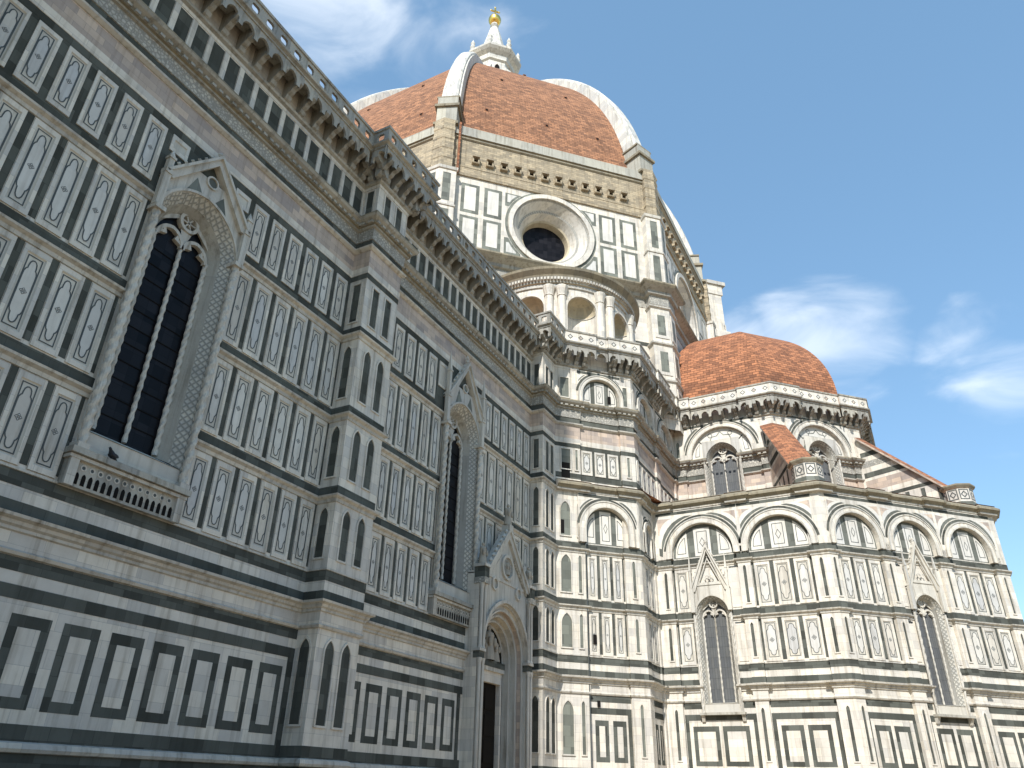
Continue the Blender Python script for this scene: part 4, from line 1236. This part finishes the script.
ZN0, ZNS, NH = 28.6, 33.85, 1.2      # niche foot, spring, half width
nang = [rad(a) for a in (-72, -36, 0, 36, 72)]; da = NH / RE
K = 10
ringsweep(ex, [(RE, 26, 'white'), (RE, ZN0, 'white')])
edges = [-math.pi / 2]
for a in nang: edges += [a - da, a + da]
edges.append(math.pi / 2)
ZE = 35.7
for i in range(0, len(edges), 2):
    a0, a1 = edges[i], edges[i + 1]
    for j in range(4):
        p, r = a0 + (a1 - a0) * j / 4, a0 + (a1 - a0) * (j + 1) / 4
        ex.add([cyl(p, RE, ZN0), cyl(r, RE, ZN0), cyl(r, RE, ZE), cyl(p, RE, ZE)], 'white')
for a in nang:
    A_ = arc(0, ZNS, NH, 180, 0, 12)
    for (p, r) in zip(A_[:-1], A_[1:]): ex.add([cyl(a + p[0] / RE, RE, p[1]), cyl(a + r[0] / RE, RE, r[1]), cyl(a + r[0] / RE, RE, ZE), cyl(a + p[0] / RE, RE, ZE)], 'white')
ringsweep(ex, [(RE, 35.7, 'mould'), (RE + .12, 35.72, 'mould'), (RE + .14, 36.0, 'niche'), (RE + .26, 36.05, 'gray'), (RE + .28, 36.2, 'mould'), (RE + .5, 36.5, 'ledge'), (RE + .55, 36.62, 'ledge'), (RE + .85, 36.95, 'ledge'), (RE + .9, 37.15, 'ledge'), (RE + .4, 37.35, 'ledge'), (0, 40.2, 'ledge')])
ex_o = ex.build('exedra', cath)
for i in range(70):
    pass
dn = MB()
for i in range(84):
    a = -math.pi / 2 + math.pi * (i + .5) / 84; b = math.pi / 84 * .28
    for q in ([cyl(a - b, RE + .27, 36.22), cyl(a + b, RE + .27, 36.22), cyl(a + b, RE + .5, 36.22), cyl(a - b, RE + .5, 36.22)], [cyl(a - b, RE + .5, 36.22), cyl(a + b, RE + .5, 36.22), cyl(a + b, RE + .5, 36.44), cyl(a - b, RE + .5, 36.44)],
              [cyl(a - b, RE + .27, 36.22), cyl(a - b, RE + .5, 36.22), cyl(a - b, RE + .5, 36.44), cyl(a - b, RE + .27, 36.44)], [cyl(a + b, RE + .27, 36.22), cyl(a + b, RE + .5, 36.22), cyl(a + b, RE + .5, 36.44), cyl(a + b, RE + .27, 36.44)]): dn.add(q, 'mould')
dn.build('dentil_band', ex_o)
for a in nang:
    nm = MB(); fn = Fr(Vector(cyl(a, RE * math.cos(da), 0)[:2]), Vector((-math.sin(n45 + a), math.cos(n45 + a))))
    S_ = 12
    for s in range(S_):
        p, r = math.pi * s / S_, math.pi * (s + 1) / S_
        P_ = lambda q: (NH * math.cos(q), -NH * .95 * math.sin(q))
        (ua, oa), (ub, ob) = P_(p), P_(r)
        nm.add([fn(ua, ZN0, oa), fn(ub, ZN0, ob), fn(ub, ZNS - .15, ob), fn(ua, ZNS - .15, oa)], 'white')
        nm.add([fn(ua, ZNS - .15, oa), fn(ub, ZNS - .15, ob), fn(ub * .94, ZNS - .1, ob * .94), fn(ua * .94, ZNS - .1, oa * .94)], 'mould')
        nm.add([fn(ua * .94, ZNS - .1, oa * .94), fn(ub * .94, ZNS - .1, ob * .94), fn(ub, ZNS, ob), fn(ua, ZNS, oa)], 'mould')
        for t in range(6):
            e0, e1 = math.pi / 2 * t / 6, math.pi / 2 * (t + 1) / 6
            nm.add([fn(ua * math.cos(e0), ZNS + NH * math.sin(e0), oa * math.cos(e0)), fn(ub * math.cos(e0), ZNS + NH * math.sin(e0), ob * math.cos(e0)), fn(ub * math.cos(e1), ZNS + NH * math.sin(e1), ob * math.cos(e1)), fn(ua * math.cos(e1), ZNS + NH * math.sin(e1), oa * math.cos(e1))], 'niche')
    fn2 = fn.sh(0, RE * (1 - math.cos(da)) + .0)
    strip(nm, fn, [(-NH - .1, ZN0)] + arc(0, ZNS, NH + .1, 180, 0, 14) + [(NH + .1, ZN0)], .2, .2, 'white', False, -.08)
    nm.build('niche', ex_o)
for a in (-54, -18, 18, 54):
    cc = MB()
    for d_ in (-.075, .075):
        c = cyl(rad(a) + d_, RE + .08, 0); lathe(cc, c, [(.36, 26), (.34, 34.8), (.4, 34.85), (.35, 34.95), (.42, 35.3), (.5, 35.65), (.5, 35.72)], 'white', 12)
    cc.build('half_column', ex_o)

# ------------------------------------------------------------------ the great dome
Z0, RHO, ZCC, R0 = 57.3, 40.0, 53.5, 27.3
prR = lambda z: math.sqrt(max(0, RHO ** 2 - (z - ZCC) ** 2)) - (RHO - R0)
zs_ = [57.2 + (89.4 - 57.2) * (i / 30) for i in range(31)]
do = MB(); cs = math.cos(rad(22.5))
sl = 0
for i in range(30):
    z0, z1 = zs_[i], zs_[i + 1]; r0, r1 = prR(z0) - .75, prR(z1) - .75; ds = math.hypot(z1 - z0, (r1 - r0) * cs)
    for k in range(8):
        a, b = rad(45 * k - 22.5), rad(45 * k + 22.5)
        h0, h1 = r0 * math.sin(rad(22.5)), r1 * math.sin(rad(22.5))
        do.add([(OX + r0 * math.cos(a), OY + r0 * math.sin(a), z0), (OX + r0 * math.cos(b), OY + r0 * math.sin(b), z0), (OX + r1 * math.cos(b), OY + r1 * math.sin(b), z1), (OX + r1 * math.cos(a), OY + r1 * math.sin(a), z1)], 'tile', [(-h0, sl), (h0, sl), (h1, sl + ds), (-h1, sl + ds)])
    sl += ds
do_o = do.build('dome', cath)
# small roof openings
vent = None
for k in (5, 6, 7, 0):
    for z, us in ((62.5, (-6.2, .3, 6)), (71, (-4, 3.6)), (80, (.4,))):
        for u in us:
            a = rad(45 * k); ap = (prR(z) - .75) * cs; slope = math.atan2(1, (prR(z) - prR(z + .5)) * 2 * cs)
            if vent is None:
                m = MB(); f0 = Fr((0, 0), (0, 1)); box(m, f0, -.2, .2, -.16, .22, -.3, .06, 'rooftile'); quad(m, f0, -.14, .14, -.1, .16, .068, 'dark'); vent = m.build('roof_vent', do_o); o = vent
            else: o = vent.copy(); COL.objects.link(o)
            o.parent = do_o; o.location = (OX + ap * math.cos(a) - u * math.sin(a), OY + ap * math.sin(a) + u * math.cos(a), z); o.rotation_euler = (0, 0, a)
# marble ribs with pedestals
for k in range(8):
    a = rad(45 * k + 22.5); er = Vector((math.cos(a), math.sin(a), 0)); et = Vector((-math.sin(a), math.cos(a), 0)); c0 = Vector((OX, OY, 0))
    rb = MB(); zz = [60.6 + (89.6 - 60.6) * i / 28 for i in range(29)]
    prev = None; sl = 0; pz = None
    for z in zz:
        r = prR(z); w = .98 - .36 * (z - 60.6) / 29
        dr = (prR(z + .05) - prR(z - .05)) / .1; nrm = Vector((1, -dr)).normalized()
        pts = []
        for x, h in ((-w, -1.1), (-w, .0), (-w * .8, .0), (-w * .8, .22), (-w * .55, .38), (w * .55, .38), (w * .8, .22), (w * .8, 0), (w, 0), (w, -1.1)):
            pts.append(c0 + er * (r + nrm.x * h) + et * x + Vector((0, 0, z + nrm.y * h)))
        if prev:
            ds = (pts[4] - prev[4]).length
            for i in range(len(pts) - 1): rb.add([prev[i], prev[i + 1], pts[i + 1], pts[i]], 'rib', [(i * .4, sl), (i * .4 + .4, sl), (i * .4 + .4, sl + ds), (i * .4, sl + ds)])
            sl += ds
        else: rb.add(pts, 'rib')
        prev = pts
    rb_o = rb.build('rib', do_o)
    pd = MB(); f0 = Fr((OX + er.x * (prR(58) - 1.6), OY + er.y * (prR(58) - 1.6)), (et.x, et.y))
    f0 = Fr(f0.p.xy, (et.x, et.y)); sgn = 1 if f0.n.dot(er) > 0 else -1
    if sgn < 0: f0 = Fr(f0.p.xy, (-et.x, -et.y))
    for z0, z1, w, o1, m in ((56.9, 57.2, 1.2, 2.35, 'ledge'), (57.2, 59.4, .98, 2.1, 'cement'), (59.4, 59.7, 1.2, 2.3, 'ledge'), (59.7, 60.9, 1.0, 1.95, 'cement'), (60.9, 61.1, 1.12, 1.95, 'ledge')): box(pd, f0, -w, w, z0, z1, -1, o1, m, True)
    pd.build('pedestal', do_o)

# ------------------------------------------------------------------ lantern
ln = MB()


def octo(a): return [(OX + a * math.cos(rad(45 * k + 22.5)), OY + a * math.sin(rad(45 * k + 22.5))) for k in range(8)]


def orev(mb, prof):
    for (r0, z0, m), (r1, z1, _) in zip(prof[:-1], prof[1:]):
        A_, B_ = octo(r0), octo(r1)
        for i in range(8): j = (i + 1) % 8; mb.add([(*A_[i], z0), (*A_[j], z0), (*B_[j], z1), (*B_[i], z1)], m)


orev(ln, [(5.6, 88.2, 'rib'), (5.8, 89.4, 'rib'), (5.8, 89.9, 'rib'), (3.1, 90.0, 'rib'), (3.1, 97.6, 'rib'), (3.4, 97.8, 'rib'), (3.5, 98.6, 'rib'), (4.1, 99.1, 'rib'), (4.45, 99.5, 'mould'), (4.45, 99.9, 'mould'), (2.6, 100.3, 'rib'), (2.5, 101.0, 'rib'), (2.25, 102.0, 'rib'), (.75, 108.4, 'rib'), (.45, 109.0, 'rib'), (.7, 109.4, 'rib'), (.5, 109.9, 'rib')])
ln_o = ln.build('lantern', cath)
for k in range(8):
    a = rad(45 * k); rr = 3.1 * cs; f0 = Fr((OX + rr * math.cos(a) + .8 * math.sin(a), OY + rr * math.sin(a) - .8 * math.cos(a)), (-math.sin(a), math.cos(a)))
    m = MB(); lancet(m, f0, .8, .42, 90.6, 97, 0, 'dark'); m.build('lantern_window', ln_o)
    a = rad(45 * k + 22.5); e = Vector((math.cos(a), math.sin(a), 0)); f1 = Fr((OX, OY), (math.sin(a), -math.cos(a)))
    f1 = Fr((OX + e.x * 0, OY + e.y * 0), (math.cos(a), math.sin(a)))
    m = MB(); prism(m, f1, [(2.9, 89.8), (5.2, 89.8), (5.2, 92.6), (4.6, 93.4), (4.2, 95), (3.3, 96.2), (2.9, 97.3)], -.32, .32, 'rib', back=True); m.build('buttress_volute', ln_o)
    m = MB(); lathe(m, (OX + 3.9 * e.x, OY + 3.9 * e.y), [(.42, 99.8), (.3, 100.4), (.42, 100.9), (.25, 101.3), (.34, 101.8), (.12, 102.3), (.0, 102.7)], 'rib', 10); m.build('lantern_finial', ln_o)
m = MB(); prof = [(1.02 * math.sin(rad(t)), 110.9 - 1.02 * math.cos(rad(t))) for t in range(0, 181, 12)]; lathe(m, (OX, OY), prof, 'gold', 24); m.build('golden_ball', ln_o)
m = MB(); f1 = Fr((OX, OY), D45); box(m, f1, -.12, .12, 112.0, 114.0, -.1, .1, 'gold', True); box(m, f1, -.62, .62, 113.05, 113.3, -.1, .1, 'gold', True)
for u, z in ((-.66, 113.17), (.66, 113.17), (0, 114.05)): lump(m, f1, u, z, 0, .17, .17, .14, 'gold')
m.build('cross', ln_o)

# ------------------------------------------------------------------ marble gallery on the far face of the drum
m = MB(); F = face_frame(1)
box(m, F, -.8, SIDE + .8, 49.4, 50.3, 0, 2.4, 'white', True); prism_oz(m, F, [(0, 47.9), (.9, 48.2), (2.4, 49.4), (0, 49.4)], -.8, SIDE + .8, 'ledge')
box(m, F, -.6, SIDE + .6, 50.3, 51.3, 1.7, 2.0, 'white', True)
n = 9; p = (SIDE + .4) / n
for i in range(n):
    plate_hole(m, F, -.2 + p * i, -.2 + p * (i + 1), 55.6, arc(-.2 + p * (i + .5), 54.1, p * .36, 180, 0, 10), 1.4, 1.7, 'white', zb=51.3)
box(m, F, -.7, SIDE + .7, 55.6, 57.0, 0, 2.1, 'white', True); box(m, F, -.9, SIDE + .9, 57.0, 57.5, 0, 2.5, 'mould', True)
quad(m, F, 0, SIDE, 50.3, 57, .03, 'brown')
for u in (-.2, SIDE + .2): box(m, F, u - .4, u + .4, 50.3, 55.7, .0, 1.9, 'white')
m.build('gallery', cath)
for u in (-.1, ):
    m = MB(); c = F(u, 0, 1.0); lathe(m, (c.x, c.y), [(1.0, 36), (1.0, 44.4), (1.2, 44.6), (1.0, 45.0), (1.25, 46.0), (.8, 46.6), (1.1, 47.4), (1.6, 48.2)], 'white', 14); m.build('corner_column', cath)

# ------------------------------------------------------------------ half dome of the tribune
hx, hy, hr, hz = 8.8, 66.85, 10.0, 32.0
hd = MB(); sl = 0; n = 22
for i in range(n):
    t0, t1 = math.pi / 2 * i / n, math.pi / 2 * (i + 1) / n
    r0, r1 = hr * math.cos(t0), hr * math.cos(t1); z0, z1 = hz + 9.3 * math.sin(t0), hz + 9.3 * math.sin(t1); ds = math.hypot(r0 - r1, z1 - z0)
    for k in range(8):
        a, b = rad(45 * k - 22.5), rad(45 * k + 22.5); h0, h1 = r0 * .383, r1 * .383
        hd.add([(hx + r0 * math.cos(a), hy + r0 * math.sin(a), z0), (hx + r0 * math.cos(b), hy + r0 * math.sin(b), z0), (hx + r1 * math.cos(b), hy + r1 * math.sin(b), z1), (hx + r1 * math.cos(a), hy + r1 * math.sin(a), z1)], 'rooftile', [(-h0, sl), (h0, sl), (h1, sl + ds), (-h1, sl + ds)])
    sl += ds
for k in range(8):
    a, b = rad(45 * k - 22.5), rad(45 * k + 22.5)
    hd.add([(hx + hr * math.cos(a), hy + hr * math.sin(a), 29.2), (hx + hr * math.cos(b), hy + hr * math.sin(b), 29.2), (hx + hr * math.cos(b), hy + hr * math.sin(b), hz), (hx + hr * math.cos(a), hy + hr * math.sin(a), hz)], 'rooftile')
hd.build('half_dome', cath)


# ------------------------------------------------------------------ flying buttresses
def flyer(p0, p1, label=None):
    p0, p1 = Vector(p0), Vector(p1); d = (p1 - p0); L_ = d.length; t = d.normalized(); w = .62
    F = Fr(p0 + Vector((-t.y, t.x)) * w, t); FL = F     # outward normal = right side of travel
    za, zb = 27.35, 21.5; zt = lambda u: za + (zb - za) * u / L_
    m = MB()
    prism(m, F, [(-.3, 19.6), (L_, 19.6), (L_, zb), (-.3, zt(-.3))], 0, 2 * w, 'white', back=True)
    for o, sg in ((2 * w + .006, 1), (-.006, -1)):
        for z0, z1, mt in ((19.9, 20.3, 'green'), (22.14, 22.42, 'green'), (22.85, 23.7, 'pink'), (23.94, 24.36, 'green'), (24.8, 25.3, 'relief'), (25.7, 26.1, 'green')):
            u1 = min(L_, (za - z1) / (za - zb) * L_ - .15); u0 = min(L_, (za - z0) / (za - zb) * L_ - .15)
            if u0 > .2: poly(m, F, [(0, z0), (u0, z0), (max(u1, .05), z1), (0, z1)], o, mt)
        for i in range(5):
            u = 1.6 + i * 1.15
            if zt(u + .4) > 22.2 or i < 5: poly(m, F, [(u, 20.35), (u + .3, 20.35), (u + .3, min(22.05, zt(u + .3) - .3)), (u, min(22.05, zt(u) - .3))], o + sg * .004, 'green')
    mo = m.build('flying_buttress', cath, label)
    c = MB(); wd = .98; sl = math.hypot(L_, za - zb)
    Fc = Fr(p0 + Vector((-t.y, t.x)) * wd, t)
    a = [Fc(0, zt(0) + .1, 0), Fc(L_ + .1, zt(L_ + .1) + .1, 0), Fc(L_ + .1, zt(L_ + .1) + .35, wd), Fc(0, zt(0) + .35, wd)]
    b = [Fc(0, zt(0) + .1, 2 * wd), Fc(L_ + .1, zt(L_ + .1) + .1, 2 * wd), a[2], a[3]]
    for q in (a, b): c.add(q, 'rooftile', [(0, 0), (0, sl), (wd, sl), (wd, 0)])
    for oo in (0, 2 * wd): c.add([Fc(0, zt(0) - .08, oo), Fc(L_ + .1, zt(L_ + .1) - .08, oo), Fc(L_ + .1, zt(L_ + .1) + .1, oo), Fc(0, zt(0) + .1, oo)], 'pink')
    c.add([Fc(0, zt(0) - .08, 0), Fc(L_ + .1, zt(L_ + .1) - .08, 0), Fc(L_ + .1, zt(L_ + .1) - .08, 2 * wd), Fc(0, zt(0) - .08, 2 * wd)], 'ledge')
    c.build('tiled_coping', mo)
    e = MB(); ctr = p1 + t * .35; ph = math.atan2(t.y, t.x)
    def o8(r): return [(ctr.x + r * math.cos(ph + rad(45 * k + 22.5)), ctr.y + r * math.sin(ph + rad(45 * k + 22.5))) for k in range(8)]
    prof = [(1.06, 19.6, 'white'), (1.06, 20.0, 'sage'), (1.06, 20.3, 'mould'), (1.0, 20.35, 'white'), (1.0, 21.3, 'mould'), (1.1, 21.35, 'ledge'), (1.2, 21.5, 'ledge'), (1.2, 21.6, 'rooftile'), (.7, 21.75, 'rooftile'), (.0, 21.85, 'rooftile')]
    for (r0, z0, mm), (r1, z1, _) in zip(prof[:-1], prof[1:]):
        A_, B_ = o8(r0), o8(r1)
        for i in range(8): j = (i + 1) % 8; e.add([(*A_[i], z0), (*A_[j], z0), (*B_[j], z1), (*B_[i], z1)], mm)
    A_ = o8(1.0)
    for i in range(8):
        j = (i + 1) % 8; f8 = Fr(A_[i], Vector(A_[j]) - Vector(A_[i])); ww = (Vector(A_[j]) - Vector(A_[i])).length; uc = ww / 2
        strip(e, f8, [(uc - .29, 20.5), (uc + .29, 20.5), (uc + .29, 21.2), (uc - .29, 21.2)], .07, .008, 'line', True); strip(e, f8, [(uc - .19, 20.85), (uc, 20.64), (uc + .19, 20.85), (uc, 21.06)], .07, .008, 'line', True)
    e.build('end_turret', mo)


flyer((13.1, 56.75), (15.4, 51.2)); flyer((19.0, 62.7), (24.25, 60.45))

# ------------------------------------------------------------------ a pigeon on the sill of the near window
def pigeon(p, ang, s=1.0):
    m = MB(); f = Fr((0, 0), (math.cos(ang), math.sin(ang)))
    prof = [(-.26, .02, .012), (-.16, .06, .035), (-.08, .10, .062), (0, .13, .078), (.07, .165, .07), (.11, .21, .045), (.135, .245, .038), (.165, .26, .03), (.185, .255, .014), (.215, .245, .002)]
    prev = None
    for x, z, r in prof:
        ring = [f(x + .0, z + r * 1.05 * math.sin(2 * math.pi * k / 10), r * math.cos(2 * math.pi * k / 10)) for k in range(10)]
        if prev:
            for k in range(10): m.add([prev[k], prev[(k + 1) % 10], ring[(k + 1) % 10], ring[k]], 'feather', smooth=True)
        prev = ring
    for sgn in (-1, 1):
        box(m, f, -.0, .018, 0, .08, sgn * .03 - .008, sgn * .03 + .008, 'feather', True)
        lump(m, f, -.04, .125, sgn * .068, .13, .05, .018, 'feather')
    o = m.build('pigeon'); o.location = p; o.scale = (s, s, s)
    o['label'] = 'dark pigeon perched on the sill of the nearest tall shaded window'; o['category'] = 'bird'
    return o


pigeon((.33, 12.3, 9.81), rad(-70), 1.15)


# ------------------------------------------------------------------ bell tower behind the viewer, whose shadow covers the nave wall
def bell_tower(x0, y0, w, h):
    t = bpy.data.objects.new('bell_tower', None); COL.objects.link(t); t.location = (x0 + w / 2, y0 + w / 2, 0)
    t['label'] = 'tall square marble bell tower beside the front of the cathedral'; t['category'] = 'tower'
    c = Vector((x0 + w / 2, y0 + w / 2, 0)); P_ = [(x0, y0), (x0, y0 + w), (x0 + w, y0 + w), (x0 + w, y0)]
    m = MB(); P2 = [(x0, y0), (x0 + w, y0), (x0 + w, y0 + w), (x0, y0 + w)]
    prof = [(0, 0, 'white')]
    for z in (14, 26, 40, 54): prof += [(0, z, 'mould'), (.4, z + .3, 'mould'), (.4, z + .8, 'mould'), (0, z + 1, 'white')]
    prof += [(0, h - 4, 'gray'), (1.2, h - 2.2, 'gray'), (1.2, h, 'gray'), (-6, h + .5, 'rooftile')]
    sweep(m, P2, ['t'] * 4, prof, closed=True)
    for i in range(4):
        a, b = P2[i], P2[(i + 1) % 4]; f = Fr(a, Vector(b) - Vector(a))
        for z0, z1 in ((2, 13), (16, 25)):
            for q in range(4): u = .8 + q * (w - 1.6) / 4; quad(m, f, u + .2, u + (w - 1.6) / 4 - .2, z0, z1, .01, 'green'); quad(m, f, u + .6, u + (w - 1.6) / 4 - .6, z0 + .5, z1 - .5, .016, 'white')
    m.v = [p - c for p in m.v]; o = m.build('tower_shaft', t)
    for i in range(4):
        a, b = P2[i], P2[(i + 1) % 4]; f = Fr(Vector(a) - c.xy, Vector(b) - Vector(a))
        for z0, z1, us in ((29, 38, (w * .3, w * .7)), (43, 52, (w * .3, w * .7)), (58, 75, (w * .5,))):
            for u in us: k = MB(); lancet(k, f, u, 1.1 if len(us) == 2 else 2.6, z0, z1, 0, 'dark'); k.build('belfry_window', t)


bell_tower(2.4, -38.0, 11.7, 84)


# ------------------------------------------------------------------ unseen houses across the piazza, added to darken the fill light on the nave
for nm, c in (('ochre', (.42, .31, .17)), ('cream', (.48, .43, .33)), ('rose', (.40, .29, .24))): stone('plaster_' + nm, c, var=.06, bw=4, bh=4, grime=.4, joint=0, rough=.9)
random.seed(11)
y = -70.0
for nm, wd, hh, txt in (('ochre', 34, 11, 'unseen ochre palazzo added across the piazza to dim the nave, nearest the bell tower'), ('cream', 28, 12, 'unseen tall cream palazzo added across the piazza to dim the nave, facing the tall windows'),
                        ('rose', 30, 10.5, 'unseen rose palazzo added across the piazza to dim the nave, facing the nave portal'), ('ochre', 36, 11.5, 'unseen wide ochre palazzo added across the piazza to dim the nave, facing the polygonal chapels')):
    m = MB(); f = Fr((44, y + wd), (0, -1)); c = Vector((50, y + wd / 2, 0))
    box(m, f, 0, wd, 0, hh, -14, 0, 'plaster_' + nm, True); box(m, f, 0, wd, hh, hh + .3, -14.5, 1.3, 'ledge', True)
    o = m.build('palazzo', loc=c); o['label'] = txt; o['category'] = 'house'; o['group'] = 'unseen houses added across the piazza'
    r = MB(); r.add([f(0, hh + .3, 1.3), f(wd, hh + .3, 1.3), f(wd, hh + 3, -7), f(0, hh + 3, -7)], 'rooftile'); r.add([f(0, hh + .3, -14.5), f(wd, hh + .3, -14.5), f(wd, hh + 3, -7), f(0, hh + 3, -7)], 'rooftile'); ro = r.build('roof', o); ro.location = -c
    n = int(wd / 3.6)
    w0 = None
    for i in range(n):
        for k in range(3):
            p = f(wd * (i + .5) / n, 2.2 + k * (hh - 2.5) / 3, 0) - c
            if w0 is None:
                wm = MB(); g0 = Fr((0, 0), (0, -1)); quad(wm, g0, -.6, .6, 0, 2.1, .02, 'glass'); strip(wm, g0, [(-.7, -.1), (.7, -.1), (.7, 2.2), (-.7, 2.2)], .2, .1, 'cement', True, 0); w0 = wm.build('window', o); w = w0
            else: w = w0.copy(); COL.objects.link(w)
            w.parent = o; w.location = p
    y += wd
